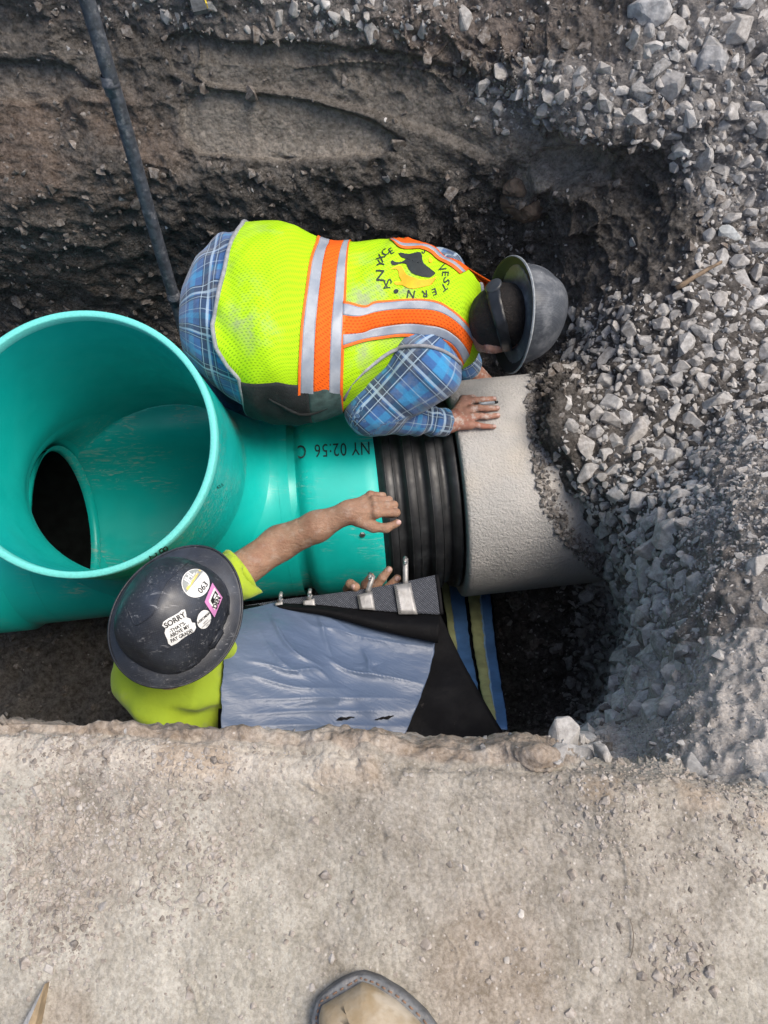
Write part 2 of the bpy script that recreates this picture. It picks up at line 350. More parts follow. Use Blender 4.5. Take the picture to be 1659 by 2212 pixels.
# long irregular ledges cut by the bucket
lz = G0[..., 2] + 0.10 * fbm(G0 * A([.6, 1, 1]), 1.7, 3, 70) + 0.02 * fbm(G0, 9, 3, 71)
wx = fbm(G0, 6, 4, 72) * 26 + fbm(G0, 20, 3, 73) * 8
def slab(pts, amp, soft=.10):            # a slab of clay standing proud of the wall, outline given in the photo
    pp = A(pts, float); X, Y = gx + wx, gy + .7 * wx; ins = np.zeros(gx.shape, bool); dm = np.full(gx.shape, 1e9)
    for a, b in zip(pp, np.roll(pp, -1, 0)):
        c = ((a[1] > Y) != (b[1] > Y)) & (X < (b[0] - a[0]) * (Y - a[1]) / (b[1] - a[1] + 1e-9) + a[0]); ins ^= c
        ab = b - a; t = np.clip(((X - a[0]) * ab[0] + (Y - a[1]) * ab[1]) / (ab @ ab), 0, 1); dm = np.minimum(dm, np.hypot(X - a[0] - t * ab[0], Y - a[1] - t * ab[1]))
    return amp * sstep(-6, 10, np.where(ins, dm, -dm)) * ((rowk < 6) & True)
S1 = slab([(385, 225), (430, 195), (560, 205), (700, 225), (800, 260), (870, 300), (820, 335), (700, 350), (540, 350), (430, 330), (385, 290)], .035)
S2 = slab([(350, 90), (420, 75), (560, 100), (700, 95), (860, 110), (1010, 150), (1110, 200), (1240, 300), (1330, 330), (1290, 380), (1190, 400), (1090, 370), (960, 300), (840, 260), (700, 215), (560, 200), (430, 190), (370, 160)], .035)
S3 = slab([(-200, 130), (60, 120), (160, 150), (200, 190), (120, 215), (-200, 220)], .04)
S4 = slab([(1090, 400), (1170, 330), (1350, 340), (1320, 390), (1200, 415), (1150, 400)], .03)
disp += S1 + S2 + S3 + S4 - .05 * slab([(1085, 400), (1110, 370), (1160, 372), (1185, 400), (1150, 425), (1100, 425)], 1.0)
clay = np.clip(np.maximum(clay * .25, S1 / .035 * .95 + S2 / .035 * .6 + S4 / .03 * .8 + S3 / .04 * .4), 0, 1)
for pts in ([(400, 40), (425, 110), (415, 160), (450, 190)], [(640, 150), (760, 132), (900, 150), (1000, 178), (1090, 215)], [(960, 70), (1040, 110), (1100, 118), (1150, 160)]):
    pp = smooth_path(pts, 40); d2 = np.min([(gx + wx * .3 - a) ** 2 + (gy + wx * .3 - b) ** 2 for a, b in pp], 0); disp += -.022 * np.exp(-d2 / 9.0) * (rowk < 6)
# near ground: trodden, scuffed
gn = fbm(G0, 3.5, 4, 51); gp = worley(G0, 45, 12)[0]
disp += near * (.012 * gn + .004 * fbm(G0, 14, 4, 52) + .0045 * sstep(.35, .0, gp) * sstep(-.1, .3, fbm(G0, 4, 2, 53)))
edge_wear = band(rowk, 10.96, 11.30, .12)
lipm = band(rowk, 9.9, 10.95, .08) * (1 - sstep(1250, 1400, gx)); disp += lipm * (.008 * fbm(G0, 26, 4, 58) + (.5 - f1c) * .006 + .008 * fbm(G0, 7, 3, 59))
disp += edge_wear * (.010 * fbm(G0, 6, 4, 55) + .005 * fbm(G0, 34, 3, 56) - .006)
G1 = G0 + NN * disp[..., None]
# scuffs and boot marks
def mark(pts, wid, amp):
    global disp
    pp = smooth_path(pts, 50); d2 = np.min([(gx - a) ** 2 + (gy - b) ** 2 for a, b in pp], 0); disp = disp + near * amp * (np.exp(-d2 / wid ** 2) - .5 * np.exp(-d2 / (2.6 * wid) ** 2))
for pts in ([(128, 1745), (118, 1790), (122, 1840)], [(146, 1745), (150, 1800), (140, 1840)], [(118, 1740), (133, 1730), (150, 1742)], [(95, 1910), (120, 1900), (150, 1905), (175, 1890)], [(355, 1880), (370, 1905), (392, 1915)], [(330, 1930), (372, 1950), (400, 1955)], [(400, 2110), (420, 2140), (430, 2190)], [(265, 1760), (285, 1735)], [(655, 1690), (690, 1715)], [(670, 1700), (712, 1728)], [(960, 2010), (990, 2060), (985, 2110)], [(1040, 1890), (1060, 1960)], [(560, 1975), (520, 2010), (480, 2040)], [(1180, 1790), (1260, 1800)], [(1330, 1810), (1350, 1870), (1355, 1930)]):
    mark(pts, 5, -.0035)
for cx_, cy_ in ((170, 2010), (230, 1985), (420, 1960), (640, 2040), (1230, 2120), (1500, 1850), (880, 1800)): mark([(cx_ - 40, cy_), (cx_, cy_ - 14), (cx_ + 42, cy_ + 6)], 9, -.003)
G1 = G0 + NN * disp[..., None]
# rubble knob on the near edge
kn = U(760, 1610, -.02); kd = np.linalg.norm((G0 - kn) * A([1, 1.1, .8]), axis=-1)
G1 = G1 + A([0, .018, .012]) * (np.exp(-(kd / .055) ** 2) * (.55 + .7 * fbm(G0, 45, 3, 57)))[..., None]
# ---- earth colours
def c3(*a): return A(a, float)
soil = c3(.108, .096, .083); red = c3(.175, .122, .088); clayc = c3(.335, .30, .255); benchc = c3(.165, .140, .122); finesc = c3(.345, .318, .292)
gravc = c3(.115, .102, .092); tan = c3(.352, .326, .262); brown = c3(.27, .205, .14)
n1 = fbm(G0, 4, 4, 80); n2 = fbm(G0, 13, 4, 81)
K = np.broadcast_to(soil, G0.shape) * (1 + .45 * n2 + .3 * n1)[..., None]
def lay(K, m, c, v=.25): m = np.clip(m, 0, 1)[..., None]; return K * (1 - m) + m * c * (1 + v * n2)[..., None]
K = lay(K, (blob(120, 330, 260, 160) * .8 + blob(60, 620, 200, 90) * .5) * sstep(-.3, .4, n1), red, .5)
K = lay(K, clay, clayc, .14); K = lay(K, bench * .9, benchc, .35); K = lay(K, topgrit * .9, c3(.30, .285, .275), .3)
K = lay(K, blob(1000, 60, 200, 70) * .6, c3(.25, .195, .16), .2)
K = lay(K, gravelm * .85, gravc, .5); K = lay(K, coat * .9, c3(.30, .28, .26), .3); K = lay(K, fines, finesc, .22)
K = lay(K, fines * sstep(.15, .5, fbm(G0, 5, 3, 86)) * .6, c3(.27, .225, .185), .25)
K = lay(K, nearwall, c3(.27, .205, .145), .35); K = lay(K, nearwall * sstep(-.05, .3, fbm(G0, 11, 4, 87)) * .8, c3(.42, .365, .30), .2); K = lay(K, near, tan, .10)
m = near * sstep(.05, .45, fbm(G0, 2.6, 5, 83)); K = lay(K, m * .7, c3(.47, .44, .37), .06)
m = near * sstep(.05, .4, fbm(G0, 3.4, 5, 84)); K = lay(K, m * .75, c3(.235, .203, .158), .25)
K = lay(K, near * blob(1060, 2130, 140, 190) * .55, brown, .15); K = lay(K, near * blob(150, 2230, 60, 110) * .5, brown, .15)  # warm reflected light beside boot and stake, painted into the ground colour
K = lay(K, edge_wear * sstep(-.2, .2, n1) * .8, c3(.56, .50, .42), .1)
K = lay(K, edge_wear * sstep(.0, .35, fbm(G0, 9, 3, 85)) * .7, c3(.34, .25, .165), .2)
K = np.clip(K, .01, .8)

q = N('packed_dirt'); v = q.coord(); c = q.attr('Col')
c = q.mix(q.ramp(q.noise(v, 22, 10, .72), .32, .68), q.mix(.22, c, (.02, .01, 0)), q.mix(.12, c, (1, .96, .9)))
c = q.mix(q.ramp(q.noise(v, 190, 6, .75), .35, .65), q.mix(.20, c, (0, 0, 0)), q.mix(.08, c, (1, .98, .95)))
c = q.mix(q.ramp(q.voro(v, 190), .0, .28, .55, 0), c, (.20, .17, .145))
c = q.mix(q.ramp(q.voro(q.mapv(v, loc=(3, 1, 2)), 75), .0, .16, .8, 0), c, (.58, .54, .49))
b1 = q.bump(q.noise(v, 170, 6, .7), .55, .006); b2 = q.bump(q.voro(v, 120), .5, -.004, b1)
M_NEAR = q.fin(c, .95, b2, .2)
q = N('trench_soil'); v = q.coord(); c = q.attr('Col')
c = q.mix(q.ramp(q.noise(v, 45, 8, .75), .3, .7), q.mix(.5, c, (0, 0, 0)), q.mix(.10, c, (1, .97, .94)))
b1 = q.bump(q.noise(v, 110, 8, .8), 1.0, .014); b2 = q.bump(q.voro(v, 85), .8, -.010, b1)
M_SOIL = q.fin(c, .96, b2, .15)
rs = int(np.searchsorted(TR, 8.9)); 
def piece(name, r0, r1, mat, label):
    g = G1[r0:r1]; o = mesh_obj(name, g.reshape(-1, 3), grid_faces(r1 - r0, NC), mat, None, True, None, K[r0:r1].reshape(-1, 3))
    o['kind'] = 'structure'; o['label'] = label; return o
GROUND = piece('ground', rs, NR, M_NEAR, 'dusty tan packed ground along the near edge of the trench')
TRENCH = piece('trench', 0, rs + 1, M_SOIL, 'dark excavated trench with rough soil walls and a gravel covered end')

# ---- stones
def rock(n, sq=(1, .8, .6), jag=.25, round_=0):
    bm = bmesh.new()
    for _ in range(n):
        d = nrm(RNG.normal(size=3)); d = d / (np.abs(d) ** 3.2).sum() ** (1 / 3.2); d *= (1 - jag * RNG.random()) * A(sq); bm.verts.new(d)
    r = bmesh.ops.convex_hull(bm, input=bm.verts); bmesh.ops.delete(bm, geom=[x for x in bm.verts if not x.link_faces], context='VERTS')
    if round_: bmesh.ops.bevel(bm, geom=bm.edges[:], offset=round_, segments=1, affect='EDGES', clamp_overlap=True)
    bmesh.ops.recalc_face_normals(bm, faces=bm.faces[:])
    bm.verts.index_update(); V = np.array([x.co[:] for x in bm.verts]); Fc = [[x.index for x in f.verts] for f in bm.faces]; bm.free(); return V, Fc
def rand_rot(n):
    qn = RNG.normal(size=(n, 4)); qn /= np.linalg.norm(qn, axis=1, keepdims=True); w0, x, y, z = qn.T
    return np.stack([1 - 2 * (y * y + z * z), 2 * (x * y - z * w0), 2 * (x * z + y * w0), 2 * (x * y + z * w0), 1 - 2 * (x * x + z * z), 2 * (y * z - x * w0),
                     2 * (x * z - y * w0), 2 * (y * z + x * w0), 1 - 2 * (x * x + y * y)], -1).reshape(-1, 3, 3)
def stone_mat(name, a, b, c, per='island', dust=(.36, .35, .335)):
    q = N(name); v = q.coord()
    r = q.n('ShaderNodeNewGeometry').outputs['Random Per Island'] if per == 'island' else q.n('ShaderNodeObjectInfo').outputs['Random']
    rr = q.n('ShaderNodeValToRGB'); q.l(r, rr.inputs[0]); e = rr.color_ramp.elements
    e[0].color = (*a, 1); e[1].color = (*b, 1); k = e.new(.55); k.color = (*c, 1); k2 = e.new(.8); k2.color = (*[x * .62 for x in a], 1)
    wv = q.n('ShaderNodeNewGeometry').outputs['Position']
    col = q.mix(q.ramp(q.noise(wv, 70, 6, .7), .35, .7), q.mix(.28, rr.outputs[0], (0, 0, 0)), q.mix(.18, rr.outputs[0], (1, 1, 1)))
    col = q.mix(q.ramp(q.noise(wv, 24, 5, .7), .45, .7, 0, .7), col, dust)
    return q.fin(col, .9, q.bump(q.noise(wv, 130, 5, .7), .5, .005), .25)
M_STONE = stone_mat('crushed_stone', (.33, .325, .315), (.52, .51, .49), (.39, .365, .335))
M_STONE_O = stone_mat('crushed_stone_single', (.33, .325, .315), (.52, .51, .49), (.39, .365, .335), 'object')
M_CLOD = stone_mat('soil_clod', (.095, .078, .062), (.16, .125, .098), (.12, .098, .08), dust=(.12, .10, .085))
M_GRIT = stone_mat('ground_grit', (.30, .255, .21), (.46, .42, .37), (.36, .31, .26), dust=(.40, .35, .29))
VAR_S = [rock(15, (1, RNG.uniform(.6, .9), RNG.uniform(.42, .72)), .3) for _ in range(14)]
VAR_B = [rock(17, (1, RNG.uniform(.65, .9), RNG.uniform(.5, .75)), .3, .13) for _ in range(14)]
VAR_C = [rock(13, (1, .9, .8), .35) for _ in range(8)]
def sample(weight, n, rows=(0, NR - 1)):
    e1 = G1[1:, :-1] - G1[:-1, :-1]; e2 = G1[:-1, 1:] - G1[:-1, :-1]; ar = np.linalg.norm(np.cross(e1, e2), axis=-1)
    pr = (ar * weight[:-1, :-1]).ravel(); vis = ((gx > -160) & (gx < 1850) & (gy > -160) & (gy < 2290))[:-1, :-1].ravel(); pr = pr * vis
    k = RNG.choice(pr.size, n, p=pr / pr.sum()); i, j = np.divmod(k, NC - 1); a = RNG.random((n, 1)); b = RNG.random((n, 1))
    return G1[i, j] + a * e1[i, j] + b * e2[i, j], NN[i, j], i, j
def scatter_mesh(name, P_, NRM, rad, variants, mat, parent, sink=.35, flat=False):
    n = len(P_); R = rand_rot(n); mb_v, mb_f = [], []; base = 0; vi = RNG.integers(0, len(variants), n)
    for k in range(n):
        V, Fc = variants[vi[k]]; X = (V * rad[k]) @ R[k].T
        mb_v.append(X + P_[k] + NRM[k] * rad[k] * (0.5 - sink)); mb_f += [[i + base for i in f] for f in Fc]; base += len(V)
    o = mesh_obj(name, np.concatenate(mb_v), mb_f, mat, parent, False); o['kind'] = 'stuff'; return o
notpipe = np.ones_like(gx)
dn = fbm(G0, 2.2, 3, 95)
dens = gravelm * (1 - coat * .2) * (1 - .85 * blob(1330, 560, 150, 110) * (dn > -.3)) * sstep(-.75, .0, dn + .55 * sstep(620, 800, gy)) + .75 * topgrit * sstep(-.5, .1, dn) + .10 * fines + .10 * blob(1130, 560, 110, 120) + .12 * band(rowk, 7, 8.6, .2) * (gx > 1000)
dens = dens * (1 - near)
# ~300 big stones, each its own piece of the trench
Pb, Nb, ib, jb = sample(dens * (gravelm + topgrit * .6 + .04 * fines), 7500)
rb = np.exp(RNG.normal(math.log(.0215), .34, len(Pb)))
keep = []; 
for k in np.argsort(-rb):
    if len(keep) >= 3300: break
    if not keep or np.min(np.linalg.norm(Pb[keep] - Pb[k], axis=1) - (rb[keep] + rb[k]) * .53) > 0: keep.append(k)
keep = np.array(keep); big = keep[:296]; mid = keep[296:]
mesh_b = []
for V, Fc in VAR_B:
    me = bpy.data.meshes.new('stone'); me.from_pydata(V.tolist(), [], Fc); me.materials.append(M_STONE_O); mesh_b.append(me)
from mathutils import Matrix
RB = rand_rot(len(big))
for n_, k in enumerate(big):
    o = bpy.data.objects.new('stone', mesh_b[n_ % len(mesh_b)]); COL.objects.link(o); o.parent = TRENCH
    r = float(rb[k]) * 1.05; loc = Pb[k] + Nb[k] * r * .25
    o.matrix_local = Matrix.Translation(Vector(loc)) @ Matrix([list(map(float, x)) for x in RB[n_]]).to_4x4() @ Matrix.Diagonal((r, r, r, 1))
scatter_mesh('gravel', Pb[mid], Nb[mid], rb[mid], VAR_B, M_STONE, TRENCH, .3)
Ps, Ns, i_, j_ = sample(dens + .05 * (bench * 1.6 + .4) * (1 - near) * (1 - clay), 8600)
scatter_mesh('fine_gravel', Ps, Ns, np.exp(RNG.normal(math.log(.0066), .45, len(Ps))), VAR_S, M_STONE, TRENCH, .3)
cw = (1 - near) * (1 - clay) * (1 - fines) * (1 - .6 * gravelm) * (.25 + sstep(-.2, .4, fbm(G0, 2.5, 3, 97))) * (1 - nearwall)
Pc, Nc, _, _ = sample(cw, 5200)
scatter_mesh('soil_crumbs', Pc, Nc, np.clip(np.exp(RNG.normal(math.log(.010), .55, len(Pc))), .003, .04), VAR_C, M_CLOD, TRENCH, .45)
Pg, Ng, _, _ = sample(near * (.12 + 2 * sstep(.1, .5, fbm(G0, 3.0, 4, 98)) + 3 * blob(1530, 2060, 130, 260) * sstep(-.2, .3, n1) + 2.5 * blob(110, 1900, 110, 180)) , 7500)
scatter_mesh('loose_grit', Pg, Ng, np.clip(np.exp(RNG.normal(math.log(.0018), .55, len(Pg))), .0008, .0085), [rock(16, (1, .95, .85), .14) for _ in range(8)], M_GRIT, GROUND, .25)
Pf, Nf, i_, j_ = sample((fines + .5 * edge_wear * near) * (.3 + sstep(-.1, .4, n1)), 9500)
scatter_mesh('pale_rubble', Pf, Nf, np.clip(np.exp(RNG.normal(math.log(.0052), .62, len(Pf))), .0014, .026) * (1 - .68 * near[i_, j_]) * np.clip((PR(Pf)[2] - .55) / 1.7, .3, 1), VAR_C, stone_mat('pale_rubble_stone', (.34, .325, .31), (.46, .45, .43), (.38, .35, .32), dust=(.38, .36, .34)), TRENCH, .35)
def surf(px, py):                               # nearest built ground point under a photo position
    d = (gx - px) ** 2 + (gy - py) ** 2 + 1e6 * ((rowk > 4.9) & (rowk < 9.9) & (gx < 1150)); k = np.argmin(d); i, j = np.divmod(k, NC); return G1[i, j], NN[i, j]
def lump(seed, soft):
    bm = bmesh.new(); bmesh.ops.create_icosphere(bm, subdivisions=4, radius=1); bm.verts.index_update(); V = np.array([v.co[:] for v in bm.verts]); Fc = [[v.index for v in f.verts] for f in bm.faces]; bm.free()
    V = V / (np.abs(V) ** 3).sum(1, keepdims=True) ** (1 / 3.) * .88; f1_, f2_ = worley(V + 5 * seed, 1.6, seed)
    V = V * (1 + (.28 if soft else .16) * fbm(V + 3 * seed, 1.5, 4, seed)[:, None] + (.16 * (.5 - f1_) if soft else .10 * np.minimum(f2_ - f1_, .35))[:, None] + .03 * fbm(V, 9, 3, seed)[:, None]); return V, Fc
def lone(name, px, py, wpx, hpx, label, cat, col, ang=0, flat=.6, group=None, var=None, mat=None, seed=1):
    global RNG
    keep_ = RNG; RNG = np.random.default_rng(seed)
    P0, N0 = surf(px, py); D = PR(P0)[2]; V, Fc = rock(26, (1, 1, 1), .22, .1) if wpx < 44 else (lump(seed, True) if cat == 'clod' else rock(40, (1, 1, 1), .2, .05)); RNG = keep_
    a = wpx / 2 / F * D; b = hpx / 2 / F * D; c = min(a, b) * flat * 1.2
    nz = nrm(N0 + UPV * .2 - FW * .6); ux = nrm(np.cross(UPV, nz)); ux = ux * math.cos(ang) + np.cross(nz, ux) * math.sin(ang); uy = np.cross(nz, ux)
    X = V[:, :1] * a * ux + V[:, 1:2] * b * uy + V[:, 2:3] * c * nz
    X = X + fbm(X + P0, 25, 3, seed)[:, None] * c * .15 * nz
    o = mesh_obj(name, X, Fc, mat or simple(name + '_rock', col, .92, .3, 40, .7, 90, dirt=(*[x * .55 for x in col], .6), dscale=30), None, False)
    ctr = P0 + N0 * c * .35; o.location = ctr
    tag(o, label, cat, group); return o
lone('boulder', 1405, 15, 100, 72, 'big pale grey boulder at the top edge of the gravel bank', 'boulder', (.36, .36, .36), .1, .7, seed=3)
lone('boulder', 1545, 130, 72, 70, 'rounded grey boulder beside the flat white stone on the upper bank', 'boulder', (.30, .30, .30), .3, .8, seed=4)
lone('boulder', 1445, 182, 78, 74, 'grit crusted lump of rock below the flat white stone', 'boulder', (.27, .265, .26), .2, .7, seed=5)
lone('flat_stone', 1411, 100, 50, 32, 'flat whitish stone left of the rounded grey boulder', 'stone', (.44, .43, .41), .1, .5, seed=6)
lone('stone_slab', 1462, 336, 62, 34, 'long pale slab leaning below the bank lip on the right', 'stone', (.40, .41, .41), .6, .5, seed=7)
lone('stone_slab', 1574, 508, 62, 34, 'tilted pale slab half sunk in the dark dirt, far right', 'stone', (.38, .40, .40), .7, .5, seed=8)
lone('flat_stone', 1357, 519, 40, 22, 'small flat white stone alone on dark dirt above the helmet', 'stone', (.44, .44, .43), .15, .5, seed=9)
lone('soil_clod', 1135, 432, 92, 108, 'large brown lump of clay under the hollow in the far wall', 'clod', (.135, .098, .07), .2, .9, seed=10)
lone('soil_clod', 1118, 395, 60, 50, 'smaller dark clay lump in the mouth of the hollow', 'clod', (.11, .085, .065), .0, .8, seed=11)
lone('soil_clod', 1225, 300, 90, 66, 'crumbly grey clod on the edge of the gravel lip', 'clod', (.22, .20, .185), .1, .7, seed=12)
lone('pebble', 1125, 1973, 20, 20, 'pale triangular pebble in the middle of the packed ground', 'pebble', (.50, .47, .43), .2, .6, seed=13)
lone('pebble', 675, 2132, 19, 19, 'pale pebble just left of the tan boot', 'pebble', (.46, .42, .38), .2, .6, seed=14)
lone('pebble', 535, 1898, 15, 15, 'small pale pebble on the ground left of centre', 'pebble', (.50, .45, .38), .9, .6, seed=15)
lone('pebble', 384, 1912, 13, 12, 'tiny rounded pebble, leftmost of the pale ones on the bare ground', 'pebble', (.55, .51, .46), .4, .7, seed=16)
lone('pebble', 1093, 2070, 17, 18, 'greyish pebble below the pale triangular one', 'pebble', (.40, .37, .33), .2, .7, seed=17)
lone('pebble', 1028, 2035, 13, 13, 'small dark pebble between the boot and the triangular pebble', 'pebble', (.16, .15, .145), .2, .7, seed=18)
lone('stone', 1137, 1058, 13, 22, 'single oblong pale stone lying on top of the concrete pipe', 'stone', (.42, .41, .40), .2, .6, seed=19)
# wood splinter in the gravel
P0, N0 = surf(1500, 607); a, b = surf(1452, 634)[0] + A([0, 0, .03]), surf(1545, 585)[0] + A([0, 0, .035])
V, f = tube(smooth_path([a, (a + b) / 2 + A([0, 0, .008]), b], 8), np.linspace(.009, .005, 8), 6)
tag(mesh_obj('wood_splinter', V + .003 * fbm(V, 90, 2)[:, None], f, simple('splinter_wood', (.20, .145, .095), .85, .4, 60, .5)), 'thin brown splinter of wood lying on the gravel', 'stick')
# ================================================================== pipes
PSI = math.radians(6.5); AX = A([math.cos(PSI), math.sin(PSI), 0]); ZAX = -1.52
def axp(X): return A([X, .955 + .114 * X, ZAX])
def cyl(p, o, d, r):
    q = p - o; t = q @ d; return np.sqrt(np.maximum(np.sum(q * q, -1) - t * t, 0)) - r
def pvc(name, base, dust=1.0):
    q = N(name); v = q.coord(); g = q.noise(v, 3.5, 5, .6)
    c = q.mix(q.ramp(g, .35, .7), base, tuple(x * .86 for x in base))
    sc = q.ramp(q.noise(q.mapv(v, (5, 30, 30), (0, 0, .6)), 2.2, 8, .75, 1.5), .50, .68, 0, .85 * dust)      # dried dust smears
    c = q.mix(q.math('MULTIPLY', sc, q.ramp(q.noise(v, 3.4, 2), .47, .58)), c, (.40, .47, .38))
    c = q.mix(q.ramp(q.noise(q.mapv(v, (60, 6, 60)), 3, 6, .7), .68, .74, 0, .35), c, (.25, .55, .50))   # fine scuffs
    return q.fin(c, q.ramp(q.noise(v, 12, 6), .3, .7, .30, .52), q.bump(q.noise(v, 9, 3), .05, .01), .5)
TEAL = (.005, .50, .45)
M_PVC = pvc('green_pvc', TEAL); M_BORE = pvc('green_pvc_bore', TEAL, .0)
M_RIM = simple('green_pvc_cut_edge', (.13, .58, .53), .6, .07, 160, .2, 260)
M_INK = simple('black_ink', (.012, .022, .022), .6, .2)
tee = thing('pipe_tee', 'big glossy green plastic pipe tee with an open upright branch', 'pipe')
RIM = UD(172, 954, 1.80); RO, RI = .331, .316
xo = RIM[0] + .005; O_ = axp(xo)
RD = A([0, -math.sin(math.radians(14)), math.cos(math.radians(14))]); RD = nrm(RD - AX * (RD @ AX)); HR = float((RIM - O_) @ RD); OR_ = RIM - RD * HR
RUN_O, RUN_I = .314, .290
def tee_out(p): return smin(cyl(p, O_, AX, RUN_O), np.maximum(cyl(p, OR_, RD, RO), -((p - O_) @ RD) - .05), .10)
def tee_in(p):
    return smin(np.maximum(cyl(p, O_, AX, RUN_I), -.30 + 0 * p[..., 0]), np.maximum(cyl(p, OR_, RD, RI), -((p - O_) @ RD) - .26), .20)
B = np.stack([AX, nrm(np.cross(RD, AX)), RD])          # local axes of the tee
def loc2w(q): return O_ + q @ B
def net_local(f, lo, hi, h):
    P_, Fc = surface_net(lambda q: f(loc2w(q)), lo, hi, h); return loc2w(P_), Fc
Vo, Fo = net_local(tee_out, (-1.1, -.55, -.45), (.43, .55, HR - .012), .014)
Vi, Fi = net_local(tee_in, (-.395, -.5, -.44), (.72, .5, HR - .012), .014)
mesh_obj('body', Vo, Fo, M_PVC, tee)
mesh_obj('bore', Vi, Fi[:, ::-1], M_BORE, tee)
V, f = lathe(OR_, RD, [(HR - .03, RO + .0006), (HR - .002, RO + .0006), (HR, RO - .002), (HR, RI + .002), (HR - .002, RI - .0006), (HR - .03, RI - .0006)], 160)
rim = mesh_obj('rim', V, f, M_RIM, tee)
V, f = lathe(O_, -AX, [(.372, .300), (.376, .290), (.384, .284), (.40, .284), (.41, .292), (.43, .296), (.44, .296)], 96); mesh_obj('seat_ring', V, f, M_PVC, tee)
V, f = lathe(O_, -AX, [(.395, .288), (1.09, .288), (1.09, .001)], 64); mesh_obj('bore_shade', V, f, simple('painted_bore_shade', (.003, .004, .004), .95, .4, 20, spec=.05), tee)  # near-black surface, the darkness deep inside the left pipe painted as colour
# right spigot: groove, shoulder and bell
xs = lambda X: (axp(X) - O_) @ AX
V, f = lathe(O_, AX, [(.40, RUN_O + .001), (.405, .300), (.428, .291), (.452, .291), (.462, .297), (.475, .318), (.495, .3275), (.52, .3285), (.664, .3285), (.672, .3285), (.712, .3275), (.714, .325), (.714, .27)], 160)
bell = mesh_obj('bell', V, f, M_PVC, tee); BELL_END = .714
V, f = lathe(O_, -AX, [(.40, RUN_O + .001), (.44, .300), (.46, .296), (.48, .300), (.52, .330), (1.1, .331), (1.1, .0)], 96); mesh_obj('bell', V, f, M_PVC, tee)
def bell_sdf(p): return cyl(p, O_, AX, .3285)
def ink(name, txt, sdf, fn, mat, parent, bold=0.0, off=.0012, shear=0.0):
    v, f = text_flat(txt, 1.0, bold, shear); px, py = fn(v[:, 0], v[:, 1]); P_, _ = drape(px, py, sdf, off)
    return mesh_obj(name, P_, f, mat, parent, False)
for ch, ix in zip('NY02:56C', (789, 768, 742, 726, 714, 702, 686, 652)):
    ink('printed_character', ch, bell_sdf, lambda x, y: (ix - x * 29.0 + y * 2, 967 + (789 - ix) * .055 + y * 40 + x * 2.0), M_INK, bell)
for (mx, my, t, sz, rt) in ((475, 1050, '62.5', 9, .5), (352, 1188, '8', 30, -1.1), (330, 1201, '2', 26, -1.1)):
    ink('marker_scribble', t, tee_out, lambda x, y: (mx + sz * (x * math.cos(rt) - y * math.sin(rt)), my - sz * (x * math.sin(rt) + y * math.cos(rt))), M_INK, tee)
M_ZINC = simple('zinc_steel', (.55, .55, .56), .32, .2, 60, .2, 200, 1.0)
Pb0, g0 = drape(A([783.0]), A([1155.0]), bell_sdf, .0); Pb0, g0 = Pb0[0], nrm(g0[0])
mb = MB(); mb.add(*lathe(Pb0, g0, [(0, .0001), (0, .010), (.002, .010), (.002, .0065), (.008, .0065), (.008, .0001)], 6)); sc = mb.obj('screw', M_ZINC, tee, False)
place(tee, O_ - A([0, 0, .33]))

# rubber coupling
q = N('black_rubber'); v = q.coord()
c = q.mix(q.ramp(q.noise(v, 14, 7, .7), .45, .75), (.012, .013, .015), (.035, .038, .042))
c = q.mix(q.ramp(q.noise(q.mapv(v, (2, 1, 1)), 30, 8, .75), .64, .74, 0, .8), c, (.16, .14, .12))
M_RUBBER = q.fin(c, q.ramp(q.noise(v, 20, 5), .3, .7, .38, .6), q.bump(q.noise(v, 60, 4), .2, .003), .5)
cp = thing('rubber_coupling', 'black ribbed rubber coupling between the green and the concrete pipe', 'coupling')
prof = [(-.03, .27), (-.03, .315), (.012, .316), (.016, .328), (.024, .331), (.050, .331), (.056, .320), (.078, .319), (.082, .333), (.090, .337), (.118, .337), (.126, .322), (.150, .321), (.154, .336), (.162, .340), (.192, .340), (.200, .326), (.222, .325), (.224, .34), (.246, .345), (.252, .345), (.252, .28)]
V, f = lathe(O_ + AX * BELL_END, AX, [(a, r) for a, r in prof], 160); mesh_obj('sleeve', V, f, M_RUBBER, cp)
for a, r in ((.024, .3316), (.050, .3316), (.090, .3376), (.118, .3376), (.162, .3406), (.192, .3406)):
    V, f = lathe(O_ + AX * (BELL_END + a), AX, [(-.002, r - .001), (-.001, r + .0014), (.001, r + .0014), (.002, r - .001)], 128); mesh_obj('rib_bead', V, f, M_RUBBER, cp)
place(cp, O_ + AX * (BELL_END + .1) - A([0, 0, .34]))
# concrete pipe
q = N('cast_concrete'); v = q.coord()
c = q.mix(q.ramp(q.noise(v, 5, 6, .65), .35, .7), (.40, .395, .385), (.50, .485, .465))
c = q.mix(q.ramp(q.noise(v, 2.2, 3), .5, .68, 0, .7), c, (.52, .47, .40))
c = q.mix(q.ramp(q.voro(v, 160), 0, .25, .5, 0), c, (.20, .20, .20))
M_CONC = q.fin(c, .9, q.bump(q.noise(v, 140, 4, .6), .8, .005, q.bump(q.noise(v, 70, 3), .5, .006)), .25)
CPX = O_ + AX * (BELL_END + .262); RC = .383
prof = [(0.02, .30), (0, .31), (0, RC - .012), (.004, RC - .003), (.012, RC)] + [(x, RC) for x in np.linspace(.03, 1.4, 60)] + [(1.4, .0)]
V, f = lathe(CPX, AX, prof, 200); V = V + nrm(A([0, 0, 1])) * 0
conc = mesh_obj('concrete_pipe', V, f, M_CONC); tag(conc, 'rough grey concrete pipe running under the gravel', 'pipe')
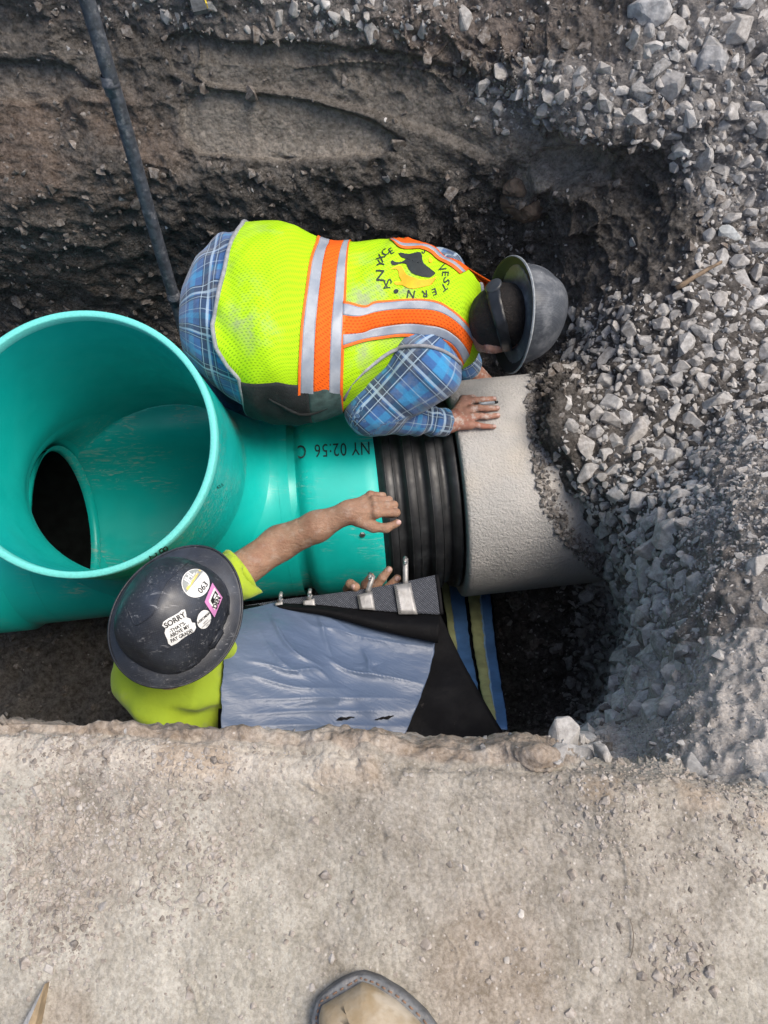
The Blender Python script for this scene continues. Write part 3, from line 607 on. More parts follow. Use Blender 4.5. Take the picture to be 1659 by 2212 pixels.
brd = smooth_path([(1152, 815), (1142, 880), (1150, 960), (1168, 1060), (1212, 1150), (1262, 1205), (1300, 1242)], 400); kq = RNG.integers(0, 400, 1500); bx = brd[kq, 0] + np.abs(RNG.normal(0, 1, 1500)) * 22 - 6; by = brd[kq, 1] + RNG.normal(0, 5, 1500)
BORDER = (bx, by)
def conc_sdf(p): return np.maximum(cyl(p, CPX, AX, RC), -((p - CPX) @ AX))
Pq, okq = trace(BORDER[0], BORDER[1], conc_sdf); gq = grad(conc_sdf, Pq, .002); rq = np.clip(np.exp(RNG.normal(math.log(.0042), .6, 1500)), .001, .016); rq = rq[okq]
scatter_mesh('soil_crumbs', Pq[okq], gq[okq], rq, VAR_C, stone_mat('pipe_top_crumbs', (.15, .13, .115), (.36, .34, .32), (.22, .20, .18), dust=(.24, .22, .20)), TRENCH, .2)
# pole leaning in the trench
M_POLE = simple('scuffed_black_steel', (.06, .068, .082), .45, .35, 50, .6, 120, .0, .5, dirt=(.22, .225, .24, .9), dscale=40)
pole = thing('steel_pole', 'long scuffed black pole leaning against the far trench wall', 'pole')
a, b = UD(168, -60, 1.80), UD(391, 692, 2.72); d = b - a; e = a + d * 1.62
V, f = tube(smooth_path([a - d * .12, a + d * .3 + A([.004, 0, 0]), a + d * .7, e], 40), .0205, 20); mesh_obj('shaft', V, f, M_POLE, pole)
for t in (.235, .90):
    V, f = lathe(a + d * t, d, [(-.02, .0205), (-.018, .0225), (-.002, .0225), (0, .0245), (.008, .0245), (.01, .0225), (.03, .0225), (.032, .0205)], 24); mesh_obj('joint_collar', V, f, M_POLE, pole)
place(pole, e)
# tool end on the far bank
M_TOOL = simple('dusty_black_tool', (.05, .056, .06), .6, .4, 60, .4); M_YEL = simple('yellow_edge_paint', (.60, .44, .03), .5, .2)
tl = thing('hand_tool', 'dark flat tool end with a yellow edge on the far bank', 'tool')
a, b = UD(408, -60, 2.20), UD(434, 27, 2.15); d = nrm(b - a); n_ = nrm(-FW + UPV * .3); s_ = nrm(np.cross(d, n_)); n_ = np.cross(s_, d)
L = np.linalg.norm(b - a); V, f = box((a + b) / 2, (d, s_, n_), (L, .042, .012)); mesh_obj('blade', V, f, M_TOOL, tl, False)
sg = 1 if s_ @ RT > 0 else -1
V, f = box((a + b) / 2 + s_ * sg * .0225 - d * .012, (d, s_, n_), (L * .9, .004, .016)); mesh_obj('edge_strip', V, f, M_YEL, tl, False); place(tl, b)
# ================================================================== shared people helpers
def skin_mat(name, base, red, dust=0.0):
    q = N(name); v = q.coord(); n = q.noise(v, 30, 6, .65)
    c = q.mix(q.ramp(n, .3, .7), tuple(x * .82 for x in base), tuple(min(1, x * 1.12) for x in base))
    c = q.mix(q.ramp(q.noise(v, 14, 3), .48, .65, 0, .65), c, red)
    if dust: c = q.mix(q.ramp(q.noise(v, 38, 7, .7), .50, .66, 0, dust), c, (.55, .50, .46))
    return q.fin(c, .6, q.bump(q.noise(v, 190, 6, .7), .6, .004, q.bump(q.noise(q.mapv(v, (1, 2.5, 1)), 45, 4), .5, .007)), .35, Subsurface_Weight=.08)
M_SKIN1 = skin_mat('arm_skin', (.31, .185, .122), (.25, .125, .08), .18)
M_SKIN2 = skin_mat('dusty_red_skin', (.40, .22, .16), (.34, .125, .085), .8)
M_NAIL = simple('finger_nail', (.50, .33, .29), .4, .12)
def finger(p, pts, rads): return chain(p, pts, rads, .004)
def nail(c, fwd, upd, w, l, parent, name='nail'):
    fwd = nrm(fwd); upd = nrm(upd - fwd * (upd @ fwd)); sd = np.cross(fwd, upd); u = np.linspace(-1, 1, 9); s_ = np.linspace(-1, 1, 9)
    UU, SS = np.meshgrid(u, s_, indexing='ij'); sh = np.sqrt(np.maximum(1 - np.abs(UU) ** 3, 0)); 
    c = c + upd * .0007; G = c + fwd * (UU * l)[..., None] + sd * (SS * w * np.maximum(sh, .15))[..., None] + upd * (-(SS ** 2) * w * .45 - (UU ** 2) * .0006 + .0008)[..., None]
    return sheet(name, G, M_NAIL, parent, .0007, up=upd)
def hat_frame(crown, front):
    c = nrm(crown); f = nrm(front - c * (front @ c)); return np.stack([f, np.cross(c, f), c])       # rows: forward, left, up
M_BRIM_SHADE = simple('painted_brim_shade', (.012, .013, .015), .7)  # shade below a hat brim, put into the colour
class Hat:
    """full-brim hard hat in its own frame; z=0 is the brim plane"""
    def __init__(s, ctr, R, a=.132, b=.112, h=.135, ba=.168, bb=.148, seed=0): s.c = ctr; s.R = R; s.a, s.b, s.h, s.ba, s.bb = a, b, h, ba, bb
    def w(s, q): return s.c + q @ s.R
    def dome(s, t, ph):                  # t: 0 brim .. 1 crown
        e = np.cos(t * np.pi / 2) ** .72; z = s.h * np.sin(t * np.pi / 2) ** 1.0
        ridge = np.exp(-((np.sin(ph) * e * s.b) / .030) ** 2) * sstep(.25, .6, t) * .0075        # raised centre panel
        e = e * (1 + .035 * (1 - t) ** 6)
        return np.stack([s.a * e * np.cos(ph), s.b * e * np.sin(ph), z + ridge], -1)
    def sdf(s, p):
        q = (p - s.c) @ s.R.T; r = A([s.a, s.b, s.h]); qq = q.copy(); qq[..., 2] = np.maximum(q[..., 2], -.0)
        e = (np.abs(q[..., 0] / s.a) ** 2.5 + np.abs(q[..., 1] / s.b) ** 2.5) ** (2 / 2.5) + (np.maximum(q[..., 2], 0) / s.h) ** 2.2
        ridge = np.exp(-(q[..., 1] / .030) ** 2) * .0075 * sstep(.06, .11, q[..., 2])
        return np.maximum((np.sqrt(e + 1e-9) - 1) * .115 - ridge, -q[..., 2] - .002)
    def build(s, name, label, mshell, mbrim, n=.004):
        o = thing(name, label, 'hard hat')
        n_ = 128; t = np.linspace(0, 1, 46); ph = np.linspace(0, 2 * np.pi, n_, endpoint=False); T_, PH = np.meshgrid(t, ph, indexing='ij')
        # shell from the distance field so that stickers and vents sit on it
        P_, Fc = surface_net(lambda x: s.sdf(s.w(x)), (-.16, -.14, -.008), (.16, .14, s.h + .02), .006); mesh_obj('shell', s.w(P_), Fc, mshell, o, uv=P_[:, :2] * 10)
        rr = np.linspace(0, 1, 12); RR, PH = np.meshgrid(rr, ph, indexing='ij')
        ra = s.a * .985 + (s.ba - s.a) * RR; rb = s.b * .985 + (s.bb - s.b) * RR
        z = .004 - .016 * RR ** 1.6 + .006 * RR * np.cos(2 * PH) 
        z = np.where(RR > .93, z + .002, z)
        ext = 1 + .10 * RR * np.maximum(np.cos(PH), 0) ** 2
        top = np.stack([ra * ext * np.cos(PH), rb * np.sin(PH), z], -1); bot = top - A([0, 0, .0035]); G = np.concatenate([top, bot[::-1]]).reshape(-1, 3)
        mesh_obj('brim', s.w(G), grid_faces(24, n_, True), mbrim, o, uv=G[:, :2] * 10)
        mesh_obj('brim_shade', s.w((bot - A([0, 0, .0012])).reshape(-1, 3)), grid_faces(12, n_, True), M_BRIM_SHADE, o)  # added dark layer that paints the shade under the brim
        e = s.w(top[-1]); V, f = tube(np.concatenate([e, e[:2]]), .0026, 6, False); mesh_obj('brim_edge', V, f, mbrim, o)
        s.o = o; return o
    def slot(s, ph, wdt, hgt, mat):      # accessory slot block at the foot of the shell
        d = A([math.cos(ph), math.sin(ph), 0]); c = A([s.a * math.cos(ph), s.b * math.sin(ph), .016]); t_ = nrm(A([-s.a * math.sin(ph), s.b * math.cos(ph), 0])); d = np.cross(t_, [0, 0, 1])
        V, f = box(c + d * .001, (t_, d, [0, 0, 1]), (wdt, .012, hgt)); V[[0, 1, 2, 3]] += t_ * 0; bm = bmesh.new(); vs = [bm.verts.new(x) for x in s.w(V)]; [bm.faces.new([vs[i] for i in q_]) for q_ in f]
        bmesh.ops.bevel(bm, geom=bm.edges[:], offset=.003, segments=2, affect='EDGES'); bm.verts.index_update()
        mesh_obj('accessory_slot', np.array([v.co[:] for v in bm.verts]), [[v.index for v in q_.verts] for q_ in bm.faces], mat, s.o); bm.free()
def flat_on(name, pts, sdf, mat, parent, off=.0012):
    v, f = poly_fill(pts); P_, _ = drape(v[:, 0], v[:, 1], sdf, off); return mesh_obj(name, P_, f, mat, parent, True)
def disc_pts(cx, cy, rx, ry, ang=0, n=40):
    t = np.linspace(0, 2 * np.pi, n, endpoint=False); x, y = rx * np.cos(t), ry * np.sin(t); return np.stack([cx + x * math.cos(ang) - y * math.sin(ang), cy + x * math.sin(ang) + y * math.cos(ang)], -1)

# ================================================================== the man in plaid, bent over the pipe
plaid_man = thing('person', 'person in blue plaid shirt and yellow safety vest bent over the pipe', 'person')
TD = 2.175
sil = A([(403, 600, 775), (417, 568, 800), (438, 535, 825), (463, 512, 852), (500, 490, 880), (560, 476, 905), (620, 481, 915), (700, 512, 900), (770, 521, 866), (830, 513, 815), (890, 520, 782), (945, 542, 780), (990, 568, 796), (1022, 596, 778), (1040, 622, 745)], float)
cen = UD(sil[:, 0], (sil[:, 1] + sil[:, 2]) / 2, TD + 0 * sil[:, 0]); app = (sil[:, 2] - sil[:, 1]) / 2 / F * TD
XA = cen[:, 0].copy(); TA = app * 1.02; TB = TA * .74
for _ in range(5):                       # fit the sections to the outline seen in the photograph
    ph_ = np.linspace(0, 2 * np.pi, 120); cs_, sn_ = np.cos(ph_), np.sin(ph_)
    yy = cen[:, 1:2] + (TA[:, None] + .01) * np.sign(cs_) * np.abs(cs_) ** .88; zz = cen[:, 2:3] + (TB[:, None] + .01) * np.sign(sn_) * np.abs(sn_) ** .88
    _, py_, dd = PR(np.stack([XA[:, None] + 0 * yy, yy, zz], -1)); t_, b_ = py_.min(1), py_.max(1)
    k_ = (sil[:, 2] - sil[:, 1]) / (b_ - t_); TA = TA * k_; TB = TB * k_; sh_ = ((sil[:, 1] + sil[:, 2]) - (t_ + b_)) / 2 / F * TD; cen = cen - UPV * sh_[:, None] * .9
from functools import lru_cache
def hsp(x): # smooth interpolation of the torso sections along x
    t = np.interp(x, XA, np.arange(len(XA))); return crom(np.concatenate([cen, TA[:, None], TB[:, None]], 1), t)
def torso_pt(x, ph, off=0.0, wr=1.0):
    s_ = hsp(np.ravel(x)).reshape(np.shape(x) + (5,)); a, b = s_[..., 3] + off, s_[..., 4] + off
    pw = .88; cs, sn = np.cos(ph), np.sin(ph)
    p = np.stack([np.asarray(x, float) + 0 * s_[..., 0], s_[..., 1] + a * np.sign(cs) * np.abs(cs) ** pw, s_[..., 2] + b * np.sign(sn) * np.abs(sn) ** pw], -1)
    if wr:
        n = np.stack([0 * cs, cs * b, sn * a], -1); n /= np.linalg.norm(n, axis=-1, keepdims=True) + 1e-9
        q_ = p * A([1, 1, 1]); d = .013 * fbm(q_ * A([1.6, .9, .9]), 4.5, 3, 201) + .009 * fbm(q_ @ np.array([[.8, .5, 0], [-.5, .8, 0], [0, 0, 1.]]) * A([3.2, .8, 1.2]), 6, 2, 202)
        # slack folds by the hem and under the arm
        d += .006 * np.sin((q_[..., 0] * .9 + q_[..., 1] * .55) * 70 + 3 * fbm(q_, 5, 2, 203)) * np.exp(-((q_[..., 0] + .47) / .06) ** 2)
        d += .006 * np.sin((q_[..., 0] * .35 - q_[..., 1] * .9) * 60 + 4 * fbm(q_, 4, 2, 204)) * np.exp(-((q_[..., 0] - .02) / .10) ** 2) * sstep(1.34, 1.15, q_[..., 1])
        p = p + n * d[..., None] * wr
    return p
def torso_sdf(off):
    def f(p):
        s_ = hsp(np.clip(p[..., 0], XA[0], XA[-1]).ravel()).reshape(p.shape[:-1] + (5,)); a, b = s_[..., 3] + off, s_[..., 4] + off
        e = (np.abs((p[..., 1] - s_[..., 1]) / a) ** 2.27 + np.abs((p[..., 2] - s_[..., 2]) / b) ** 2.27) ** (1 / 2.27)
        d = (e - 1) * np.minimum(a, b); return np.maximum(d, np.maximum(XA[0] - p[..., 0], p[..., 0] - XA[-1]))
    return f
# -- cloth
def plaid_mat():
    q = N('blue_plaid_flannel'); uv = q.uv(); wv = q.coord(); nx = q.noise(wv, 26, 3)
    sx = q.sep(uv); P = .125
    def stripes(co, bands):
        fr = q.math('FRACT', q.math('DIVIDE', co, P)); r = None
        for c0, w0, k in bands:
            d = q.math('ABSOLUTE', q.math('SUBTRACT', fr, c0)); m = q.math('MULTIPLY', q.ramp(d, w0 * .8, w0 * 1.15, 1, 0), k); r = m if r is None else q.math('MAXIMUM', r, m)
        return r
    base = (.045, .125, .31)
    dk = [(.10, .085, .72), (.33, .055, .62)]; lt = [(.215, .030, .65), (.62, .012, .4), (.055, .008, .75), (.335, .008, .65)]; cy = [(.78, .07, .55)]
    c = base
    for co in (sx[0], sx[1]): c = q.mix(stripes(co, cy), c, (.045, .30, .56))
    for co in (sx[0], sx[1]): c = q.mix(stripes(co, dk), c, (.025, .038, .065))
    for co in (sx[0], sx[1]): c = q.mix(stripes(co, lt), c, (.42, .55, .66))
    c = q.mix(q.ramp(q.noise(wv, 11, 5, .65), .46, .70, 0, .5), c, (.24, .25, .25))
    wv2 = q.n('ShaderNodeTexWave'); q.l(uv, wv2.inputs[0]); wv2.inputs['Scale'].default_value = 160
    return q.fin(c, .9, q.bump(q.noise(wv, 190, 3), .35, .002, q.bump(q.noise(q.mapv(wv, (1, 2, 1)), 20, 3), .35, .012)), .15, Sheen_Weight=.25)
def mesh_cloth(name, col, col2, hole=.55, dirt=True):
    q = N(name); uv = q.uv(); wv = q.coord()
    b = q.n('ShaderNodeTexBrick'); q.l(uv, b.inputs[0]); b.inputs['Scale'].default_value = 1
    s = q.sep(uv); u = q.math('MULTIPLY', s[0], 1 / .0115); v = q.math('MULTIPLY', s[1], 1 / .0082)
    row = q.math('FLOOR', v); sh = q.math('MULTIPLY', q.math('MODULO', row, 2.0), .5)
    fu = q.math('ABSOLUTE', q.math('SUBTRACT', q.math('FRACT', q.math('ADD', u, sh)), .5)); fv = q.math('ABSOLUTE', q.math('SUBTRACT', q.math('FRACT', v), .5))
    e = q.math('ADD', q.math('POWER', q.math('DIVIDE', fu, .30), 2.0), q.math('POWER', q.math('DIVIDE', fv, .22), 2.0))
    m = q.ramp(e, .5, 1.3, 1, 0)
    g = q.ramp(q.noise(wv, 5, 4), .35, .7)
    c = q.mix(g, col, tuple(x * .88 for x in col)); c = q.mix(q.math('MULTIPLY', m, hole), c, col2)
    if dirt:
        dm = q.math('MULTIPLY', q.ramp(q.noise(wv, 8, 8, .7), .42, .66), q.ramp(q.noise(q.mapv(wv, loc=(.3, .2, .1)), 3.2, 2), .50, .64)); c = q.mix(q.math('MULTIPLY', dm, .8), c, (.28, .29, .25))
    return q.fin(c, .75, q.bump(m, .5, -.002, q.bump(q.noise(wv, 30, 3), .25, .006)), .25)
M_PLAID = plaid_mat()
M_VEST = mesh_cloth('lime_mesh_cloth', (.43, .74, .005), (.10, .27, .008))
M_ORANGE = mesh_cloth('orange_mesh_cloth', (.90, .135, .008), (.38, .03, .004), .6, False)
M_ORANGE_E = simple('orange_binding', (.92, .15, .01), .7, .12, 80, .3)
q = N('silver_reflective_tape'); uv = q.coord(); n = q.noise(uv, 16, 4)
M_REFL = q.fin(q.mix(q.ramp(n, .35, .7), (.25, .29, .35), (.35, .385, .43)), .45, q.bump(q.noise(uv, 40, 3), .3, .004), .5, .0)
M_PIPING = simple('grey_binding', (.26, .27, .29), .75, .2, 60, .3)
M_BLACKCLOTH = simple('black_knit_cloth', (.014, .017, .018), .85, .4, 24, .5, 220, dirt=(.05, .05, .05, .5))
M_DENIM = simple('blue_denim', (.045, .10, .20), .85, .35, 60, .5, 260, dirt=(.16, .18, .20, .6), dscale=14)
M_PRINT = simple('black_vest_print', (.014, .02, .022), .7, .2); M_PRINT_O = simple('amber_vest_print', (.78, .40, .008), .7, .15)
def arc(G):                              # arc length across a grid row
    return np.concatenate([np.zeros((G.shape[0], 1)), np.cumsum(np.linalg.norm(np.diff(G, axis=1), axis=2), 1)], 1)
# -- body: one continuous figure under the clothes
SH_R = UD(925, 806, 2.10); EL_R = U(800, 888, -.975); 
wr_xy = A([[962, 914]]); P_, _ = trace(wr_xy[:, 0], wr_xy[:, 1], conc_sdf); Pq, _ = trace(A([1000.]), A([908.]), conc_sdf); WR_R = U(966, 915, Pq[0][2] + .030)
hp = dict(idx=((1008, 876), (1040, 869), (1066, 865)), mid=((1017, 891), (1048, 888), (1073, 885)), rng=((1021, 908), (1050, 905), (1074, 901)), pin=((1014, 925), (1042, 926), (1066, 925)))
HB = UD(1112, 680, 2.03)                 # brim centre of the grey hat
cr = nrm(A([1.0, .19, -.15])); HAT2 = Hat(HB, hat_frame(cr, A([-.1, -.25, -1.0])), ba=.158, bb=.150, a=.132, b=.118, h=.140)
HEAD2 = HB - cr * .012 + A([0, 0, -.012])
def hand2(p):
    d = ell(p, 0, 1) * 0 + 9.0
    base = WR_R
    k = {}
    for nme, pts in hp.items():
        Q, _ = trace(A([x for x, y in pts], float), A([y for x, y in pts], float), conc_sdf)
        off = A([.026, .017, .010])[:, None]
        Q = Q - nrm(FW) * 0 + A([0, 0, 1.0]) * off; k[nme] = Q
    return k
HK = hand2(np.zeros((1, 3)))
rr2 = dict(idx=(.0115, .0100, .0085), mid=(.0118, .0103, .0087), rng=(.0112, .0098, .0083), pin=(.0100, .0086, .0074))
def hand2_sdf(p):
    fore = chain(p, [EL_R * .35 + WR_R * .65, WR_R, WR_R + (HK['mid'][0] - WR_R) * .25], [.036, .028, .027], .01)
    palm = None
    for nme in HK:
        e = rc(p, WR_R + (HK[nme][0] - WR_R) * .12 - A([0, 0, .004]), HK[nme][0] - A([0, 0, .004]), .020, .0145); palm = e if palm is None else smin(palm, e, .012)
    d = smin(fore, palm, .015)
    fg = None
    for nme, Q in HK.items():
        m2 = (Q[1] + Q[0]) / 2 + A([0, 0, .004]); tip = Q[2]
        e = finger(p, [Q[0], m2, Q[1], tip], [rr2[nme][0], rr2[nme][0] * .9, rr2[nme][1], rr2[nme][2]]); e = np.minimum(e, rc(p, Q[1], Q[1] + A([0, 0, .001]), rr2[nme][1] * 1.04, rr2[nme][1])); fg = e if fg is None else np.minimum(fg, e)
    th = chain(p, [WR_R + A([.02, .022, -.006]), U(1000, 862, WR_R[2] - .02), U(1022, 858, WR_R[2] - .045)], [.015, .0115, .009], .006)
    return smin(smin(d, fg, .007), th, .01)
def figure2(p):
    d = ell(p, HEAD2 + A([-.005, 0, -.01]), (.078, .076, .090)); d = smin(d, ell(p, HEAD2 + A([-.045, 0, -.07]), (.06, .055, .06)), .04)      # skull, face and jaw
    d = smin(d, rc(p, HEAD2 + A([-.04, 0, -.115]), HEAD2 + A([-.03, 0, -.13]), .014, .011), .015)     # nose
    for s in (-1, 1): d = smin(d, ell(p, HEAD2 + A([-.045, s * .080, -.03]), (.030, .010, .020)), .008)     # ears
    d = smin(d, rc(p, HEAD2 + A([-.05, 0, -.03]), cen[-3] + A([.02, 0, -.03]), .054, .07), .04)
    d = smin(d, np.maximum(torso_sdf(-.02)(p), -(p[..., 0] - XA[2])), .03)
    d = smin(d, chain(p, [cen[-4], SH_R, EL_R, EL_R * .4 + WR_R * .6], [.07, .06, .05, .04], .03), .03)
    d = smin(d, chain(p, [cen[-4] + A([0, .1, -.02]), cen[-4] + A([.02, .22, -.14]), A([.30, 1.46, -1.45]), A([.45, 1.40, -1.60])], [.06, .055, .042, .03], .03), .03)
    for s in (-1, 1):
        hip = cen[2] + A([.11, .08 * s + .03, -.06]); knee = A([-.52 + .05 * s, 1.49 + .06 * s, -1.50]); ank = A([-.60 + .05 * s, 1.52 + .09 * s, -2.0]); d = smin(d, chain(p, [hip, knee, ank, ank + A([.16, 0, -.04])], [.11, .07, .05, .04], .03), .04)
    return d
P1, F1 = surface_net(figure2, (-.85, .75, -2.1), (.62, 1.75, -.58), .016)
lo = np.min([WR_R] + [q_.min(0) for q_ in HK.values()], 0) - .06; lo[0] -= .05; hi = np.max([q_.max(0) for q_ in HK.values()], 0) + .04
P2, F2 = surface_net(hand2_sdf, lo, hi, .0028)
mb = MB(); mb.add(P1, F1); mb.add(P2, F2); body2 = mb.obj('body', M_SKIN2, plaid_man)
for nme, Q in HK.items():
    d_ = Q[2] - Q[1]; nail(Q[2] + nrm(d_) * .001 + A([0, 0, rr2[nme][2] - .0006]), d_, A([0, 0, 1.0]) + .0 * d_, rr2[nme][2] * .68, .0058, body2)
# -- plaid shirt: torso tube and sleeves
mb = MB()
xx = np.linspace(XA[0] + .004, XA[-1] + .035, 90); ph = np.linspace(0, 2 * np.pi, 97); XX, PH = np.meshgrid(xx, ph, indexing='ij')
G = torso_pt(XX, PH, -.004); mb.add(G.reshape(-1, 3), grid_faces(90, 97), np.stack([XX, PH * .235], -1).reshape(-1, 2))
SLV = [SH_R + A([-.02, .05, .0]), SH_R, EL_R + A([.02, .01, 0]), EL_R, EL_R + (WR_R - EL_R) * .45, WR_R + (EL_R - WR_R) * .04]; SLR = [.085, .086, .075, .069, .056, .041]
def sleeve(p):
    d = chain(p, SLV[:4], SLR[:4], .03); e = chain(p, SLV[3:], SLR[3:], .01); d = smin(d, e, .012)
    fol = .0085 * np.sin(110 * (p @ nrm(WR_R - EL_R)) + 6 * fbm(p, 9, 2, 210)) * sstep(.12, .0, np.abs(np.linalg.norm(p - (EL_R + (WR_R - EL_R) * .72), axis=-1)))
    fol = fol + .010 * np.sin(75 * (p @ nrm(A([.75, -.6, .2]))) + 5 * fbm(p, 7, 2, 211)) * np.exp(-(np.linalg.norm(p - (EL_R + A([.06, .06, .03])), axis=-1) / .08) ** 2)
    d = d + .008 * fbm(p * A([1, 1, 1]), 11, 3, 212) + .95 * fol
    n = nrm(WR_R - EL_R); return np.maximum(d, (p - (WR_R + n * -.002)) @ n)
def bone_uv(P_, bones):
    best = np.full(len(P_), 9.0); uv = np.zeros((len(P_), 2)); s0 = 0
    for a, b in bones:
        ab = b - a; L = np.linalg.norm(ab); d = ab / L; t = np.clip((P_ - a) @ d, 0, L); q_ = P_ - a - t[:, None] * d; r = np.linalg.norm(q_, axis=1)
        u, v = frame(d)[1:]; an = np.arctan2(q_ @ v, q_ @ u); m = r < best
        uv[m] = np.stack([(P_[m] - a) @ d + s0, an[m] * .062], -1); best = np.minimum(best, r); s0 += L
    return uv
lo = np.min(SLV, 0) - .12; hi = np.max(SLV, 0) + .12
P_, Fc = surface_net(sleeve, lo, hi, .0075); uvs = bone_uv(P_, [(SLV[0], EL_R), (EL_R, WR_R)]); mb.add(P_, Fc, uvs)
def sleeve_l(p): return chain(p, [cen[-4] + A([0, .1, -.02]), cen[-4] + A([.02, .22, -.14]), A([.30, 1.46, -1.45])], [.085, .075, .06], .03) + .008 * fbm(p, 11, 2, 213)
P_, Fc = surface_net(sleeve_l, (.0, 1.15, -1.6), (.45, 1.65, -.7), .015); mb.add(P_, Fc, bone_uv(P_, [(cen[-4], A([.3, 1.46, -1.45]))]))
shirt = mb.obj('plaid_shirt', M_PLAID, plaid_man)
cuff = []                                # cuff band
V, f = tube(smooth_path([WR_R + (EL_R - WR_R) * t for t in (.03, .12, .2)], 8), [.0425, .0435, .044, .0442, .044, .0435, .043, .042], 28, False); mb = MB(); mb.add(V, f, np.stack([np.repeat(np.arange(8) * .006, 28), np.tile(np.arange(28) * .0095, 8)], -1)); mb.obj('cuff', M_PLAID, shirt)
# collar
V, f = lathe(cen[-1] + A([-.02, 0, .0]), A([1, -.02, .05]), [(0, TA[-1] * .86), (.018, TA[-1] * .90), (.030, TA[-1] * .86), (.034, TA[-1] * .80), (.01, TA[-1] * .74)], 48)
mb = MB(); mb.add(V, f, np.stack([np.repeat(np.arange(5) * .02, 48), np.tile(np.arange(48) * .009, 5)], -1)); mb.obj('collar', M_PLAID, shirt)
# -- jeans and boots (mostly hidden)
def jeans(p):
    d = ell(p, cen[2] + A([.035, .01, -.02]), (.052, TA[2] * .90, TB[2] * .92))
    for s in (-1, 1):
        hip = cen[2] + A([.10, .09 * s + .03, -.06]); knee = A([-.52 + .05 * s, 1.49 + .06 * s, -1.50]); ank = A([-.60 + .05 * s, 1.52 + .09 * s, -1.97]); d = smin(d, chain(p, [hip, knee, ank], [.125, .09, .08], .03), .05)
    return d + .008 * fbm(p, 12, 3, 214)
P_, Fc = surface_net(jeans, (-.85, .85, -2.1), (-.2, 1.85, -.6), .015); mesh_obj('jeans', P_, Fc, M_DENIM, plaid_man)
# -- hair and hat straps
q_h = simple('brown_hair', (.007, .005, .004), .8, .5, 120, .8, 260)
def hair(p): return np.maximum(smin(ell(p, HEAD2 + A([-.02, 0, .005]), (.085, .085, .098)), ell(p, HEAD2 + A([-.07, 0, -.01]), (.035, .062, .062)), .03) + .003 * fbm(p, 60, 2, 215), -(p[..., 2] - (HEAD2[2] - .035)))
P_, Fc = surface_net(hair, HEAD2 - .17, HEAD2 + .15, .007); mesh_obj('hair', P_, Fc, q_h, plaid_man)
# -- the vest
def on_torso(px, py, off): P_, ok = trace(A(px, float), A(py, float), torso_sdf(off)); return P_
def ang_of(P_): s_ = hsp(P_[..., 0].ravel()).reshape(P_.shape[:-1] + (5,)); a_ = np.arctan2((P_[..., 2] - s_[..., 2]) / s_[..., 4], (P_[..., 1] - s_[..., 1]) / s_[..., 3]); return np.where(a_ < -np.pi / 2, a_ + 2 * np.pi, a_)
VO = .010
hem = A([(522, 488), (497, 542), (474, 627), (459, 696), (467, 753), (491, 795), (516, 826), (527, 868), (533, 893)], float)
HP = on_torso(hem[:, 0], hem[:, 1], VO); ha = ang_of(HP); hs = np.argsort(ha)
def hem_x(ph):                           # ph in -pi..pi
    ph = (ph + np.pi / 2) % (2 * np.pi) - np.pi / 2; hx = HP[hs, 0]; return np.interp(ph, ha[hs], hx)
ph = np.linspace(-np.pi / 2, 1.5 * np.pi - 1e-6, 181); tt = np.linspace(0, 1, 150); TT, PH = np.meshgrid(tt, ph, indexing='ij'); XX = hem_x(PH) * (1 - TT) + (XA[-1] - .004) * TT
G = torso_pt(XX, PH, VO); VUV = np.stack([XX, arc(G)], -1).reshape(-1, 2)
vest = mesh_obj('safety_vest', G.reshape(-1, 3), grid_faces(150, 181), M_VEST, plaid_man, uv=VUV)
hx = torso_pt(hem_x(ph), ph, VO + .001); V, f = tube(hx[:-1], .0062, 8, False); mesh_obj('hem_binding', V, f, M_PIPING, vest)
nx = torso_pt(0 * ph + XA[-1] - .004, ph, VO + .001); V, f = tube(nx[:-1], .006, 8, False); mesh_obj('neck_binding', V, f, M_PIPING, vest)
def strip_ang(name, fx0, fx1, a0, a1, mat, off, n=120, m=8, parent=None):      # a band running round the body
    ph = np.linspace(a0, a1, n); u = np.linspace(0, 1, m); UU, PH = np.meshgrid(u, ph, indexing='ij'); XX = fx0(PH) * (1 - UU) + fx1(PH) * UU
    G = torso_pt(XX, PH, VO + off); o = sheet(name, G, mat, parent or vest, .0016, uv=np.stack([XX, arc(G)], -1).reshape(-1, 2)); return o
top_b = [682, 688, 709, 742, 765, 771]; mid_b = [651, 656, 682, 716, 740, 746]; bot_b = [645, 650, 678, 712, 735, 741]
pa = A([520., 690., 872.]); edges = []
for a_, b_, c_ in zip(top_b, mid_b, bot_b):
    Q = on_torso([a_, b_, c_], pa, VO); an = ang_of(Q); o_ = np.argsort(an); edges.append((an[o_], Q[o_, 0]))
def ef(k): return lambda ph: np.interp(ph, edges[k][0], edges[k][1])
for k, (mt, nm, of) in enumerate(((M_ORANGE_E, 'orange_edge', .0035), (M_REFL, 'reflective_band', .0030), (M_ORANGE, 'orange_band', .0026), (M_REFL, 'reflective_band', .0030), (M_ORANGE_E, 'orange_edge', .0035))):
    strip_ang(nm, ef(k), ef(k + 1), -1.2, np.pi + .3, mt, of)
def resamp(pts, n): 
    pts = A(pts, float); s_ = np.concatenate([[0], np.cumsum(np.linalg.norm(np.diff(pts, axis=0), axis=1))]); t = np.interp(np.linspace(0, s_[-1], n), s_, np.arange(len(pts))); return crom(pts, t)
def tors_off(P_, off):                   # same surface the vest has, at a given offset
    return torso_pt(P_[..., 0], ang_of(P_), off)
def strip_img(name, e0, e1, mat, off, n=60, m=7):
    a, b = resamp(e0, n), resamp(e1, n); u = np.linspace(0, 1, m)[:, None, None]; I = a[None] * (1 - u) + b[None] * u
    P_ = on_torso(I[..., 0], I[..., 1], VO); G = tors_off(P_, VO + off); return sheet(name, G, mat, vest, .0014, up=(0, 0, 1))
